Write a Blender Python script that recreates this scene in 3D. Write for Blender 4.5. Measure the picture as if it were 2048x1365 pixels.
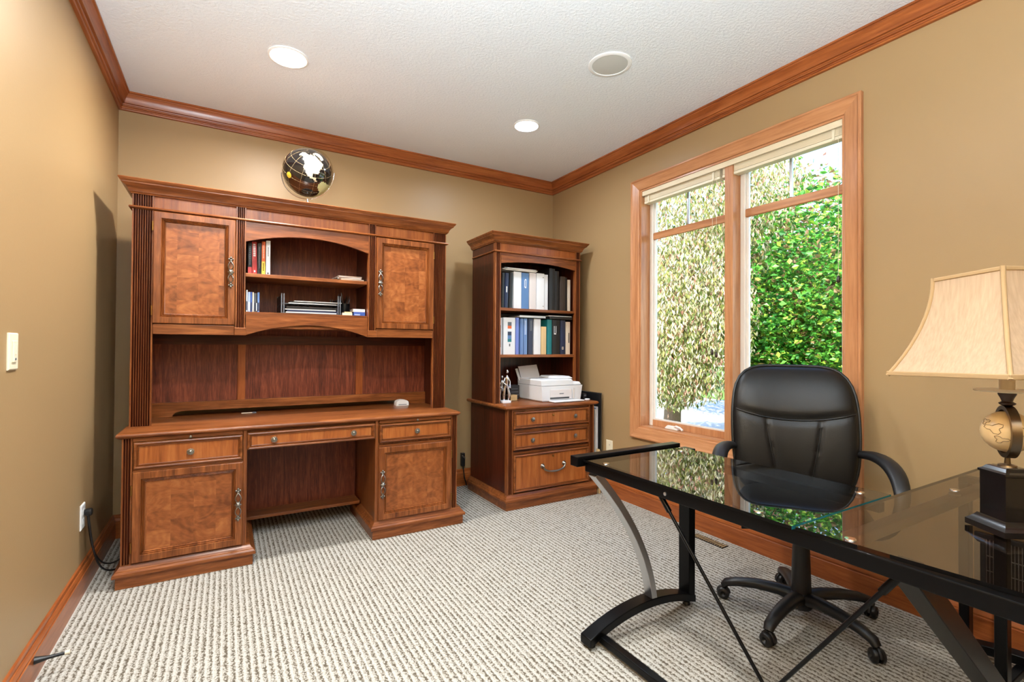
import bpy, math, random
from mathutils import Vector, Matrix
random.seed(7)
for o in list(bpy.data.objects): bpy.data.objects.remove(o)
S = bpy.context.scene
COL = S.collection
PI = math.pi
# ------------------------------------------------------------------ camera
F_PX, YAW, PITCH, ROLL, EYE = 973.55, .531522, .0111424, .0062766, 1.19
cam = bpy.data.objects.new('camera', bpy.data.cameras.new('camera')); COL.objects.link(cam); S.camera = cam
cam.data.sensor_width = 36; cam.data.lens = 36 * F_PX / 2048; cam.data.clip_start = .02
_f = Vector((math.sin(YAW)*math.cos(PITCH), math.cos(YAW)*math.cos(PITCH), math.sin(PITCH)))
_r = Vector((math.cos(YAW), -math.sin(YAW), 0)); _u = _r.cross(_f)
_R = _r*math.cos(ROLL)+_u*math.sin(ROLL); _U = -_r*math.sin(ROLL)+_u*math.cos(ROLL)
cam.matrix_world = Matrix(((_R.x,_U.x,-_f.x,0),(_R.y,_U.y,-_f.y,0),(_R.z,_U.z,-_f.z,EYE),(0,0,0,1)))
# ------------------------------------------------------------------ world, sun, exposure
w = bpy.data.worlds.new('world'); S.world = w; w.use_nodes = True
nt = w.node_tree; bg = nt.nodes['Background']
sky = nt.nodes.new('ShaderNodeTexSky'); sky.sky_type = 'NISHITA'; sky.sun_disc = False
sky.sun_elevation = math.radians(42); sky.sun_rotation = math.radians(250); sky.air_density = 1.0; sky.dust_density = .4
nt.links.new(sky.outputs[0], bg.inputs[0]); bg.inputs[1].default_value = .65
sun = bpy.data.objects.new('sun', bpy.data.lights.new('sun', 'SUN')); COL.objects.link(sun)
sun.data.energy = 14; sun.data.angle = .01; sun.data.color = (1, .94, .84)
sun.rotation_euler = Vector((.62, .30, -.72)).to_track_quat('-Z', 'Y').to_euler()
S.view_settings.view_transform = 'Standard'; S.view_settings.look = 'None'
S.view_settings.exposure = 0.45; S.view_settings.gamma = 1.0; S.view_settings.use_curve_mapping = False
CAN_COOL = (.76, .88, 1.0); CAN_WARM = (1.0, .98, .95)
FILL_POWER = 260.0

# ------------------------------------------------------------------ materials
def lin(c):
    return tuple(((v/255)/12.92 if v/255 <= .04045 else ((v/255+.055)/1.055)**2.4) for v in c) + (1,)
def base_mat(name):
    m = bpy.data.materials.new(name); m.use_nodes = True
    return m, m.node_tree, m.node_tree.nodes['Principled BSDF']
def N(t, kind, **kw):
    n = t.nodes.new(kind)
    for k, v in kw.items():
        if k in n.inputs: n.inputs[k].default_value = v
        else: setattr(n, k, v)
    return n
def plain(name, rgb, rough=.5, metal=0, spec=.5, emit=None, coat=0, bump=None):
    m, t, p = base_mat(name)
    p.inputs['Base Color'].default_value = lin(rgb); p.inputs['Roughness'].default_value = rough
    p.inputs['Metallic'].default_value = metal; p.inputs['Specular IOR Level'].default_value = spec
    if coat: p.inputs['Coat Weight'].default_value = coat; p.inputs['Coat Roughness'].default_value = .08
    if emit:
        p.inputs['Emission Color'].default_value = lin(emit[0]); p.inputs['Emission Strength'].default_value = emit[1]
    if bump:
        tc = N(t, 'ShaderNodeTexCoord'); no = N(t, 'ShaderNodeTexNoise', Scale=bump[0], Detail=4.0)
        b = N(t, 'ShaderNodeBump', Strength=bump[1], Distance=bump[2])
        t.links.new(tc.outputs['Object'], no.inputs['Vector']); t.links.new(no.outputs[0], b.inputs['Height']); t.links.new(b.outputs[0], p.inputs['Normal'])
    return m
def ramp(t, stops):
    r = N(t, 'ShaderNodeValToRGB'); e = r.color_ramp.elements
    e[0].position, e[0].color = stops[0][0], lin(stops[0][1]); e[1].position, e[1].color = stops[-1][0], lin(stops[-1][1])
    for pos, c in stops[1:-1]:
        x = e.new(pos); x.color = lin(c)
    return r
def wood(name, dark, mid, light, axis='Z', scale=1.0, rough=.32, contrast=1.0, patch=0, coat=.08, offset=0):
    """straight or patchwork veneer grain; axis = direction of the grain"""
    m, t, p = base_mat(name); L = t.links.new
    tc = N(t, 'ShaderNodeTexCoord'); mp = N(t, 'ShaderNodeMapping')
    mp.inputs['Location'].default_value = (offset, offset*.7, offset*1.3)
    s = {'X': (1.2, 16, 16), 'Y': (16, 1.2, 16), 'Z': (16, 16, 1.2)}[axis]
    L(tc.outputs['Object'], mp.inputs['Vector'])
    vec = mp.outputs[0]
    if patch:
        sc = N(t, 'ShaderNodeVectorMath', operation='SCALE'); sc.inputs['Scale'].default_value = 1/patch
        sn = N(t, 'ShaderNodeVectorMath', operation='FLOOR'); wn = N(t, 'ShaderNodeTexWhiteNoise'); wn.noise_dimensions = '3D'
        mm = N(t, 'ShaderNodeVectorMath', operation='MULTIPLY'); mm.inputs[1].default_value = (1, 0, .8)
        L(vec, mm.inputs[0]); L(mm.outputs[0], sc.inputs[0]); L(sc.outputs[0], sn.inputs[0]); L(sn.outputs[0], wn.inputs['Vector'])
        ad = N(t, 'ShaderNodeVectorMath', operation='MULTIPLY_ADD'); ad.inputs[1].default_value = (7, 7, 7)
        L(wn.outputs['Color'], ad.inputs[0]); L(vec, ad.inputs[2]); vec = ad.outputs[0]
    m2 = N(t, 'ShaderNodeMapping'); m2.inputs['Scale'].default_value = tuple(v*scale*(.45 if patch else 1) for v in s)
    L(vec, m2.inputs['Vector'])
    n1 = N(t, 'ShaderNodeTexNoise', Scale=1.0, Detail=7.0, Roughness=.62, Distortion=1.6 if not patch else 2.6)
    L(m2.outputs[0], n1.inputs['Vector'])
    m3 = N(t, 'ShaderNodeMapping'); m3.inputs['Scale'].default_value = tuple(v*scale*7 for v in s)
    L(vec, m3.inputs['Vector'])
    n2 = N(t, 'ShaderNodeTexNoise', Scale=1.0, Detail=3.0, Roughness=.6)
    L(m3.outputs[0], n2.inputs['Vector'])
    mx = N(t, 'ShaderNodeMath', operation='MULTIPLY_ADD'); mx.inputs[1].default_value = .35; L(n2.outputs[0], mx.inputs[0])
    m4 = N(t, 'ShaderNodeMath', operation='MULTIPLY'); m4.inputs[1].default_value = .65*contrast; L(n1.outputs[0], m4.inputs[0]); L(m4.outputs[0], mx.inputs[2])
    out = mx.outputs[0]
    if patch:
        a = N(t, 'ShaderNodeMath', operation='MULTIPLY_ADD'); a.inputs[1].default_value = .10; L(wn.outputs['Value'], a.inputs[0])
        b = N(t, 'ShaderNodeMath', operation='SUBTRACT'); b.inputs[1].default_value = .05; L(out, b.inputs[0]); L(b.outputs[0], a.inputs[2]); out = a.outputs[0]
    r = ramp(t, [(.30, dark), (.5, mid), (.68, light)]); L(out, r.inputs[0]); L(r.outputs[0], p.inputs['Base Color'])
    p.inputs['Roughness'].default_value = rough; p.inputs['Coat Weight'].default_value = coat; p.inputs['Coat Roughness'].default_value = .22; p.inputs['Specular IOR Level'].default_value = .3
    bp = N(t, 'ShaderNodeBump', Strength=.12, Distance=.002); L(n2.outputs[0], bp.inputs['Height']); L(bp.outputs[0], p.inputs['Normal'])
    return m
def burl():
    """patchwork of swirling veneer pieces, each with its own tone and grain"""
    m, t, p = base_mat('patchwork_burl_veneer'); L = t.links.new
    tc = N(t, 'ShaderNodeTexCoord'); sx = N(t, 'ShaderNodeSeparateXYZ'); L(tc.outputs['Object'], sx.inputs[0])
    cx = N(t, 'ShaderNodeMath', operation='DIVIDE'); cx.inputs[1].default_value = .098; L(sx.outputs[0], cx.inputs[0]); fx = N(t, 'ShaderNodeMath', operation='FLOOR'); L(cx.outputs[0], fx.inputs[0])
    sh = N(t, 'ShaderNodeMath', operation='MULTIPLY'); sh.inputs[1].default_value = .63; L(fx.outputs[0], sh.inputs[0])
    cz = N(t, 'ShaderNodeMath', operation='MULTIPLY_ADD'); cz.inputs[1].default_value = 1/.125; L(sx.outputs[2], cz.inputs[0]); L(sh.outputs[0], cz.inputs[2]); fz = N(t, 'ShaderNodeMath', operation='FLOOR'); L(cz.outputs[0], fz.inputs[0])
    cb = N(t, 'ShaderNodeCombineXYZ'); L(fx.outputs[0], cb.inputs[0]); L(fz.outputs[0], cb.inputs[2]); wn = N(t, 'ShaderNodeTexWhiteNoise'); wn.noise_dimensions = '3D'; L(cb.outputs[0], wn.inputs['Vector'])
    ad = N(t, 'ShaderNodeVectorMath', operation='MULTIPLY_ADD'); ad.inputs[1].default_value = (9, 9, 9); L(wn.outputs['Color'], ad.inputs[0]); L(tc.outputs['Object'], ad.inputs[2])
    mp = N(t, 'ShaderNodeMapping'); mp.inputs['Scale'].default_value = (6, 6, 11); L(ad.outputs[0], mp.inputs[0])
    n1 = N(t, 'ShaderNodeTexNoise', Scale=1.0, Detail=6.0, Roughness=.62, Distortion=2.2); L(mp.outputs[0], n1.inputs['Vector'])
    wv = N(t, 'ShaderNodeTexWave', Scale=1.2, Distortion=14.0, Detail=3.0); wv.inputs['Detail Scale'].default_value = .8; L(mp.outputs[0], wv.inputs['Vector'])
    a = N(t, 'ShaderNodeMath', operation='MULTIPLY_ADD'); a.inputs[1].default_value = .15; L(wn.outputs['Value'], a.inputs[0])
    b = N(t, 'ShaderNodeMath', operation='MULTIPLY_ADD'); b.inputs[1].default_value = .68; L(n1.outputs[0], b.inputs[0])
    c = N(t, 'ShaderNodeMath', operation='MULTIPLY'); c.inputs[1].default_value = .06; L(wv.outputs[0], c.inputs[0]); L(c.outputs[0], b.inputs[2]); L(b.outputs[0], a.inputs[2])
    r = ramp(t, [(.28, (104, 54, 24)), (.46, (142, 80, 38)), (.66, (172, 106, 58))]); L(a.outputs[0], r.inputs[0]); L(r.outputs[0], p.inputs['Base Color'])
    p.inputs['Roughness'].default_value = .34; p.inputs['Coat Weight'].default_value = .08; p.inputs['Coat Roughness'].default_value = .2; p.inputs['Specular IOR Level'].default_value = .3
    return m
def glass(name, tint, ior=1.5, rough=0.0):
    """clear sheet: what passes straight through is tinted, the rest mirrors by Fresnel"""
    m = bpy.data.materials.new(name); m.use_nodes = True; t = m.node_tree
    t.nodes.remove(t.nodes['Principled BSDF']); o = t.nodes['Material Output']
    tr = N(t, 'ShaderNodeBsdfTransparent'); tr.inputs[0].default_value = tint + (1,)
    gl = N(t, 'ShaderNodeBsdfGlossy'); gl.inputs['Roughness'].default_value = rough
    fr = N(t, 'ShaderNodeFresnel', IOR=ior); mx = N(t, 'ShaderNodeMixShader')
    # a thin sheet mirrors on its outer faces only; from inside the sheet light just leaves
    ge = N(t, 'ShaderNodeNewGeometry'); iv = N(t, 'ShaderNodeMath', operation='SUBTRACT'); iv.inputs[0].default_value = 1.0; t.links.new(ge.outputs['Backfacing'], iv.inputs[1])
    ml = N(t, 'ShaderNodeMath', operation='MULTIPLY'); t.links.new(fr.outputs[0], ml.inputs[0]); t.links.new(iv.outputs[0], ml.inputs[1])
    t.links.new(ml.outputs[0], mx.inputs[0]); t.links.new(tr.outputs[0], mx.inputs[1]); t.links.new(gl.outputs[0], mx.inputs[2]); t.links.new(mx.outputs[0], o.inputs[0])
    return m
def leafmat(name, rgb):
    m, t, p = base_mat(name); p.inputs['Base Color'].default_value = lin(rgb); p.inputs['Roughness'].default_value = .45
    tl = N(t, 'ShaderNodeBsdfTranslucent'); tl.inputs[0].default_value = lin(tuple(min(255, c*1.08) for c in rgb))
    mx = N(t, 'ShaderNodeMixShader'); mx.inputs[0].default_value = .42
    t.links.new(p.outputs[0], mx.inputs[1]); t.links.new(tl.outputs[0], mx.inputs[2]); t.links.new(mx.outputs[0], t.nodes['Material Output'].inputs[0])
    return m
def wallmat():
    m, t, p = base_mat('tan_paint'); L = t.links.new
    tc = N(t, 'ShaderNodeTexCoord'); n = N(t, 'ShaderNodeTexNoise', Scale=160.0, Detail=5.0); L(tc.outputs['Object'], n.inputs['Vector'])
    p.inputs['Base Color'].default_value = lin((158, 130, 92)); p.inputs['Roughness'].default_value = .42; p.inputs['Specular IOR Level'].default_value = .35
    b = N(t, 'ShaderNodeBump', Strength=.10, Distance=.002); L(n.outputs[0], b.inputs['Height']); L(b.outputs[0], p.inputs['Normal'])
    return m
def ceilmat():
    m, t, p = base_mat('white_textured_ceiling'); L = t.links.new
    tc = N(t, 'ShaderNodeTexCoord'); n = N(t, 'ShaderNodeTexNoise', Scale=70.0, Detail=5.0, Roughness=.65); L(tc.outputs['Object'], n.inputs['Vector'])
    p.inputs['Base Color'].default_value = lin((234, 238, 242)); p.inputs['Roughness'].default_value = .9
    b = N(t, 'ShaderNodeBump', Strength=.65, Distance=.008); L(n.outputs[0], b.inputs['Height']); L(b.outputs[0], p.inputs['Normal'])
    return m
def carpetmat():
    m, t, p = base_mat('beige_loop_carpet'); L = t.links.new
    tc = N(t, 'ShaderNodeTexCoord'); sx = N(t, 'ShaderNodeSeparateXYZ'); L(tc.outputs['Object'], sx.inputs[0])
    # wobble the ribs a little
    nw = N(t, 'ShaderNodeTexNoise', Scale=85.0, Detail=3.0); L(tc.outputs['Object'], nw.inputs['Vector'])
    wob = N(t, 'ShaderNodeMath', operation='MULTIPLY_ADD'); wob.inputs[1].default_value = .011; L(nw.outputs[0], wob.inputs[0]); L(sx.outputs[0], wob.inputs[2])
    fx = N(t, 'ShaderNodeMath', operation='MULTIPLY'); fx.inputs[1].default_value = 2*PI/.0246; L(wob.outputs[0], fx.inputs[0])
    si = N(t, 'ShaderNodeMath', operation='SINE'); L(fx.outputs[0], si.inputs[0])
    f2 = N(t, 'ShaderNodeMath', operation='MULTIPLY'); f2.inputs[1].default_value = 2.0; L(fx.outputs[0], f2.inputs[0])
    s2 = N(t, 'ShaderNodeMath', operation='SINE'); L(f2.outputs[0], s2.inputs[0])
    # knots along the ribs
    vo = N(t, 'ShaderNodeTexVoronoi', Scale=1.0); mp = N(t, 'ShaderNodeMapping'); mp.inputs['Scale'].default_value = (165, 120, 1)
    L(tc.outputs['Object'], mp.inputs[0]); L(mp.outputs[0], vo.inputs['Vector'])
    ns = N(t, 'ShaderNodeTexNoise', Scale=260.0, Detail=3.0); L(tc.outputs['Object'], ns.inputs['Vector'])
    h1 = N(t, 'ShaderNodeMath', operation='MULTIPLY_ADD'); h1.inputs[1].default_value = .028; h1.inputs[2].default_value = .52; L(si.outputs[0], h1.inputs[0])
    h2 = N(t, 'ShaderNodeMath', operation='MULTIPLY_ADD'); h2.inputs[1].default_value = .036; L(s2.outputs[0], h2.inputs[0]); L(h1.outputs[0], h2.inputs[2])
    # loops are rough between the cords, smooth on them
    mk = N(t, 'ShaderNodeMath', operation='MULTIPLY_ADD'); mk.inputs[1].default_value = .16; mk.inputs[2].default_value = -.36; L(si.outputs[0], mk.inputs[0])
    h3 = N(t, 'ShaderNodeMath', operation='MULTIPLY_ADD'); L(vo.outputs['Distance'], h3.inputs[0]); L(mk.outputs[0], h3.inputs[1]); L(h2.outputs[0], h3.inputs[2])
    h4 = N(t, 'ShaderNodeMath', operation='MULTIPLY_ADD'); h4.inputs[1].default_value = .34; L(ns.outputs[0], h4.inputs[0]); L(h3.outputs[0], h4.inputs[2])
    r = ramp(t, [(.34, (92, 84, 72)), (.46, (146, 140, 129)), (.56, (174, 170, 161)), (.8, (196, 193, 186))]); L(h4.outputs[0], r.inputs[0]); L(r.outputs[0], p.inputs['Base Color'])
    p.inputs['Roughness'].default_value = .95; p.inputs['Specular IOR Level'].default_value = .1
    b = N(t, 'ShaderNodeBump', Strength=.25, Distance=.004); L(h4.outputs[0], b.inputs['Height']); L(b.outputs[0], p.inputs['Normal'])
    return m
MT = {}
MT['wall'] = wallmat(); MT['ceil'] = ceilmat(); MT['carpet'] = carpetmat()
for ax in 'XYZ':
    MT['trim'+ax] = wood('cherry_trim_'+ax, (120, 58, 24), (158, 88, 44), (178, 108, 60), ax, .8, .28, contrast=.8)
    MT['maple'+ax] = wood('honey_maple_'+ax, (158, 102, 64), (188, 132, 90), (204, 152, 112), ax, .7, .3, contrast=.9)
    MT['oak'+ax] = wood('red_oak_'+ax, (70, 33, 14), (122, 67, 31), (162, 99, 54), ax, 1.15, .3)
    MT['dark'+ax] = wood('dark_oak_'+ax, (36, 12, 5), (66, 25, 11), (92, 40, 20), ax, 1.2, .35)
MT['burl'] = burl()
MT['burlZ'] = wood('straight_veneer', (116, 58, 24), (160, 90, 42), (184, 114, 60), 'Z', .8, .28)
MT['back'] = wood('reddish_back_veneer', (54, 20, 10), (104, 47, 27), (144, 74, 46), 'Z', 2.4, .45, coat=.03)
MT['pewter'] = plain('antique_pewter', (140, 136, 128), .3, 1)
MT['brass'] = plain('dull_brass', (150, 110, 60), .35, 1)
MT['white'] = plain('white_plastic', (232, 232, 230), .4)
MT['ivory'] = plain('ivory_plastic', (226, 216, 190), .4)
MT['cream'] = plain('cream_blind', (222, 208, 178), .5)
MT['vinyl'] = plain('pale_vinyl', (226, 220, 212), .35)
MT['black'] = plain('black_metal_paint', (8, 8, 9), .28, spec=.16)
MT['blackp'] = plain('black_plastic', (20, 20, 22), .42)
MT['leather'] = plain('black_leather', (16, 14, 12), .42, spec=.35, bump=(220, .18, .002))
MT['piping'] = plain('black_piping', (8, 8, 8), .45)
MT['steel'] = plain('brushed_steel', (190, 190, 192), .3, 1)
MT['chrome'] = plain('chrome', (225, 225, 228), .08, 1)
MT['pane'] = glass('window_pane', (.96, .97, .97), 1.45)
MT['glassL'] = glass('clear_desk_glass', (.46, .49, .52), 3.4)
MT['glassC'] = glass('smoked_desk_glass', (.62, .58, .54), 1.9)
MT['edge'] = plain('teal_glass_edge', (34, 104, 112), .1)
MT['lens1'] = plain('warm_lamp_lens', (255, 250, 238), .4, emit=((255, 240, 205), 26))
MT['lens2'] = plain('cool_lamp_lens', (250, 252, 255), .4, emit=((232, 240, 255), 20))
MT['matte_white'] = plain('matte_white_metal', (238, 238, 236), .6)
MT['grille'] = plain('grey_speaker_cloth', (196, 196, 190), .9, bump=(900, .4, .001))
MT['red'] = plain('red_cover', (170, 42, 40), .4); MT['orange'] = plain('orange_cover', (214, 96, 40), .4); MT['yellow'] = plain('yellow_cover', (226, 186, 60), .45)
MT['paper'] = plain('paper', (232, 230, 226), .7); MT['bk'] = plain('black_cover', (22, 22, 24), .35)
MT['bw'] = plain('white_binder', (226, 228, 232), .4); MT['bb'] = plain('blue_binder', (84, 122, 172), .4); MT['per'] = plain('periwinkle_binder', (112, 130, 200), .4)
MT['navy'] = plain('navy_binder', (34, 44, 72), .35); MT['steelb'] = plain('steel_blue_binder', (92, 124, 176), .25); MT['teal'] = plain('teal_binder', (18, 116, 122), .4)
MT['manila'] = plain('manila_card', (214, 184, 136), .6); MT['beige'] = plain('beige_card', (214, 198, 178), .6); MT['brown'] = plain('dark_brown_binder', (52, 42, 36), .4)
MT['offw'] = plain('off_white_binder', (216, 208, 206), .5); MT['dkred'] = plain('dark_red_card', (120, 40, 28), .5)
MT['ltblue'] = plain('pale_blue_box', (150, 170, 205), .4); MT['royal'] = plain('royal_blue_box', (52, 84, 160), .45); MT['grey'] = plain('grey_plastic', (92, 96, 104), .4)
MT['printer'] = plain('printer_white', (228, 230, 234), .35); MT['printer2'] = plain('printer_beige_side', (206, 200, 196), .45); MT['dkgrey'] = plain('dark_grey', (48, 48, 52), .4)
MT['asphalt'] = plain('pale_pavement', (176, 178, 180), .9, bump=(40, .3, .01)); MT['grass'] = plain('lawn_green', (92, 122, 48), .9, bump=(60, .8, .03))
MT['bark'] = plain('grey_bark', (120, 98, 82), .9, bump=(30, .8, .02))
for i, c in enumerate([(196, 192, 150), (150, 152, 84), (100, 118, 56), (220, 212, 190), (190, 140, 120)]): MT['willow%d' % i] = leafmat('weeping_leaf_%d' % i, c)
for i, c in enumerate([(70, 140, 48), (96, 164, 60), (48, 110, 44), (150, 180, 66), (138, 112, 78)]): MT['maple_leaf%d' % i] = leafmat('maple_leaf_%d' % i, c)

# ------------------------------------------------------------------ mesh helpers
class MB:
    def __init__(s): s.v = []; s.f = []; s.mi = []; s.cur = 0
    def add(s, vs, fs):
        o = len(s.v); s.v += [tuple(p) for p in vs]
        for f in fs: s.f.append(tuple(i+o for i in f)); s.mi.append(s.cur)
        return s
    def box(s, x0, x1, y0, y1, z0, z1):
        return s.add([(x, y, z) for z in (z0, z1) for y in (y0, y1) for x in (x0, x1)],
                     [(0, 2, 3, 1), (4, 5, 7, 6), (0, 1, 5, 4), (1, 3, 7, 5), (3, 2, 6, 7), (2, 0, 4, 6)])
    def obox(s, mat, x0, x1, y0, y1, z0, z1):
        return s.add([tuple(mat @ Vector((x, y, z))) for z in (z0, z1) for y in (y0, y1) for x in (x0, x1)],
                     [(0, 2, 3, 1), (4, 5, 7, 6), (0, 1, 5, 4), (1, 3, 7, 5), (3, 2, 6, 7), (2, 0, 4, 6)])
    def prism(s, poly, axis, a0, a1):
        n = len(poly)
        def P(p, a): return {'X': (a, p[0], p[1]), 'Y': (p[0], a, p[1]), 'Z': (p[0], p[1], a)}[axis]
        vs = [P(p, a0) for p in poly]+[P(p, a1) for p in poly]
        area = sum(poly[i][0]*poly[(i+1) % n][1]-poly[(i+1) % n][0]*poly[i][1] for i in range(n))
        flip = (area < 0) ^ (axis == 'Y') ^ (a1 < a0)
        fs = [tuple(reversed(range(n))), tuple(range(n, 2*n))]+[(i, (i+1) % n, n+(i+1) % n, n+i) for i in range(n)]
        if flip: fs = [tuple(reversed(f)) for f in fs]
        return s.add(vs, fs)
    def loft(s, rects):
        """rects: (x0,x1,y0,y1,z) from low to high"""
        vs = []; fs = []
        for (x0, x1, y0, y1, z) in rects: vs += [(x0, y0, z), (x1, y0, z), (x1, y1, z), (x0, y1, z)]
        for k in range(len(rects)-1):
            for i in range(4): j = (i+1) % 4; fs.append((4*k+i, 4*k+j, 4*k+4+j, 4*k+4+i))
        fs.append((3, 2, 1, 0)); m = 4*(len(rects)-1); fs.append((m, m+1, m+2, m+3))
        return s.add(vs, fs)
    def rings(s, x0, x1, z0, z1, prof, cap=False):
        """picture-frame profile around a rectangle facing -Y: prof = [(inset, y)]"""
        vs = []; fs = []
        for (i, y) in prof: vs += [(x0+i, y, z0+i), (x1-i, y, z0+i), (x1-i, y, z1-i), (x0+i, y, z1-i)]
        for k in range(len(prof)-1):
            for i in range(4): j = (i+1) % 4; fs.append((4*k+i, 4*k+j, 4*k+4+j, 4*k+4+i))
        if cap: m = 4*(len(prof)-1); fs.append((m, m+1, m+2, m+3))
        return s.add(vs, fs)
    def lathe(s, prof, n=24, c=(0, 0, 0), axis='Z', mod=None):
        vs = []; fs = []; m = len(prof)
        for (r, h) in prof:
            for k in range(n):
                a = 2*PI*k/n; rr = r*(mod(a, h) if mod else 1)
                p = (rr*math.cos(a), rr*math.sin(a), h)
                if axis == 'Y': p = (p[0], -p[2], p[1])      # grows toward -Y
                if axis == 'X': p = (-p[2], -p[0], p[1])
                vs.append((p[0]+c[0], p[1]+c[1], p[2]+c[2]))
        for i in range(m-1):
            for k in range(n): fs.append((i*n+k, i*n+(k+1) % n, (i+1)*n+(k+1) % n, (i+1)*n+k))
        if prof[0][0] > 1e-6: fs.append(tuple(reversed(range(n))))
        if prof[-1][0] > 1e-6: fs.append(tuple(range((m-1)*n, m*n)))
        return s.add(vs, fs)
    def tube(s, pts, r, n=8, closed=False, flat=None):
        """r: radius or list; flat: (a, b) scale along the two section axes"""
        P = [Vector(p) for p in pts]; m = len(P); R = r if isinstance(r, (list, tuple)) else [r]*m
        fa, fb = flat or (1, 1); vs = []; fs = []; up = None
        for i in range(m):
            if closed: d = P[(i+1) % m]-P[i-1]
            else: d = P[min(i+1, m-1)]-P[max(i-1, 0)]
            d.normalize()
            if up is None:
                up = Vector((0, 0, 1)) if abs(d.z) < .9 else Vector((1, 0, 0))
            a = d.cross(up)
            if a.length < 1e-6: a = d.cross(Vector((0, 1, 0)))
            a.normalize(); b = a.cross(d); b.normalize(); up = b
            for k in range(n):
                t = 2*PI*k/n; vs.append(P[i]+a*(R[i]*fa*math.cos(t))+b*(R[i]*fb*math.sin(t)))
        L = m if closed else m-1
        for i in range(L):
            for k in range(n): fs.append((i*n+k, i*n+(k+1) % n, ((i+1) % m)*n+(k+1) % n, ((i+1) % m)*n+k))
        if not closed: fs.append(tuple(reversed(range(n)))); fs.append(tuple(range((m-1)*n, m*n)))
        return s.add(vs, fs)
    def sphere(s, c, r, n=16, m=10, sc=(1, 1, 1)):
        vs = [(c[0], c[1], c[2]-r*sc[2])]; fs = []
        for i in range(1, m):
            t = -PI/2+PI*i/m
            for k in range(n):
                a = 2*PI*k/n; vs.append((c[0]+r*sc[0]*math.cos(t)*math.cos(a), c[1]+r*sc[1]*math.cos(t)*math.sin(a), c[2]+r*sc[2]*math.sin(t)))
        vs.append((c[0], c[1], c[2]+r*sc[2])); top = len(vs)-1
        for k in range(n):
            fs.append((0, 1+(k+1) % n, 1+k)); b = 1+(m-2)*n; fs.append((top, b+k, b+(k+1) % n))
        for i in range(m-2):
            for k in range(n): fs.append((1+i*n+k, 1+i*n+(k+1) % n, 1+(i+1)*n+(k+1) % n, 1+(i+1)*n+k))
        return s.add(vs, fs)
    def grid(s, fn, nu, nv, flip=False):
        vs = [fn(i/nu, j/nv) for j in range(nv+1) for i in range(nu+1)]; w_ = nu+1
        fs = [(j*w_+i, j*w_+i+1, (j+1)*w_+i+1, (j+1)*w_+i) for j in range(nv) for i in range(nu)]
        if flip: fs = [tuple(reversed(f)) for f in fs]
        return s.add(vs, fs)
    def build(s, name, mat, parent=None, smooth=None, bev=0, label=None):
        o = ORG.get(parent.name, (0, 0, 0)) if parent else (0, 0, 0)
        me = bpy.data.meshes.new(name)
        me.from_pydata([(p[0]-o[0], p[1]-o[1], p[2]-o[2]) for p in s.v], [], s.f); me.update()
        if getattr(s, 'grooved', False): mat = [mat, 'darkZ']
        ms = mat if isinstance(mat, (list, tuple)) else [mat]
        for q in ms: me.materials.append(MT[q] if isinstance(q, str) else q)
        if len(ms) > 1: me.polygons.foreach_set('material_index', s.mi)
        if smooth:
            me.polygons.foreach_set('use_smooth', [True]*len(me.polygons)); me.set_sharp_from_angle(angle=math.radians(smooth))
        ob = bpy.data.objects.new(name, me); COL.objects.link(ob)
        if parent: ob.parent = parent; ORG[ob.name] = o
        if bev:
            b = ob.modifiers.new('bevel', 'BEVEL'); b.width = bev; b.segments = 2; b.limit_method = 'ANGLE'; b.angle_limit = math.radians(40)
        if label: ob['label'] = label
        return ob
ORG = {}
def thing(name, label, cat, loc=(0, 0, 0), rotz=0, group=None, local=False):
    o = bpy.data.objects.new(name, None); COL.objects.link(o); o.location = loc; o.rotation_euler = (0, 0, rotz); o.empty_display_size = .05
    o['label'] = label; o['category'] = cat
    if group: o['group'] = group
    ORG[o.name] = (0, 0, 0) if local else tuple(loc)
    return o
def tag(o, label, cat, group=None):
    o['label'] = label; o['category'] = cat
    if group: o['group'] = group
    return o
def one(name, mb, mat, label, cat, loc, group=None, smooth=None, bev=0):
    """a thing that is one mesh, with its origin at its base"""
    o = mb.build(name, mat, None, smooth, bev)
    for v in o.data.vertices: v.co -= Vector(loc)
    o.location = loc
    return tag(o, label, cat, group)
def struct(name, mb, mat, parent=None, smooth=None, bev=0):
    o = mb.build(name, mat, parent, smooth, bev)
    o['kind'] = 'structure'
    return o
def B(*a): return MB().box(*a)
def bez(p0, p1, p2, p3, n):
    p0, p1, p2, p3 = map(Vector, (p0, p1, p2, p3)); out = []
    for i in range(n+1):
        t = i/n; out.append(tuple(p0*(1-t)**3+p1*3*t*(1-t)**2+p2*3*t*t*(1-t)+p3*t**3))
    return out

# ------------------------------------------------------------------ room shell
LX, RX, BY, FY, CZ = -.585, 2.686, 3.812, -1.3, 2.743
WY0, WY1, WZ0, WZ1 = 1.26, 2.667, .591, 2.372       # window opening
struct('floor', B(LX-.2, RX+.2, FY-.2, BY+.2, -.1, 0), 'carpet')
struct('ceiling', B(LX-.2, RX+.2, FY-.2, BY+.2, CZ, CZ+.15), 'ceil')
struct('wall_left', B(LX-.15, LX, FY, BY, 0, CZ), 'wall')
struct('wall_back', B(LX-.15, RX+.15, BY, BY+.15, 0, CZ), 'wall')
struct('wall_rear', B(LX-.15, RX+.15, FY-.15, FY, 0, CZ), 'wall')
wr = MB(); T = .17
wr.box(RX, RX+T, FY, WY0, 0, CZ).box(RX, RX+T, WY1, BY, 0, CZ).box(RX, RX+T, WY0, WY1, 0, WZ0).box(RX, RX+T, WY0, WY1, WZ1, CZ)
struct('wall_right', wr, 'wall')
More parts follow.
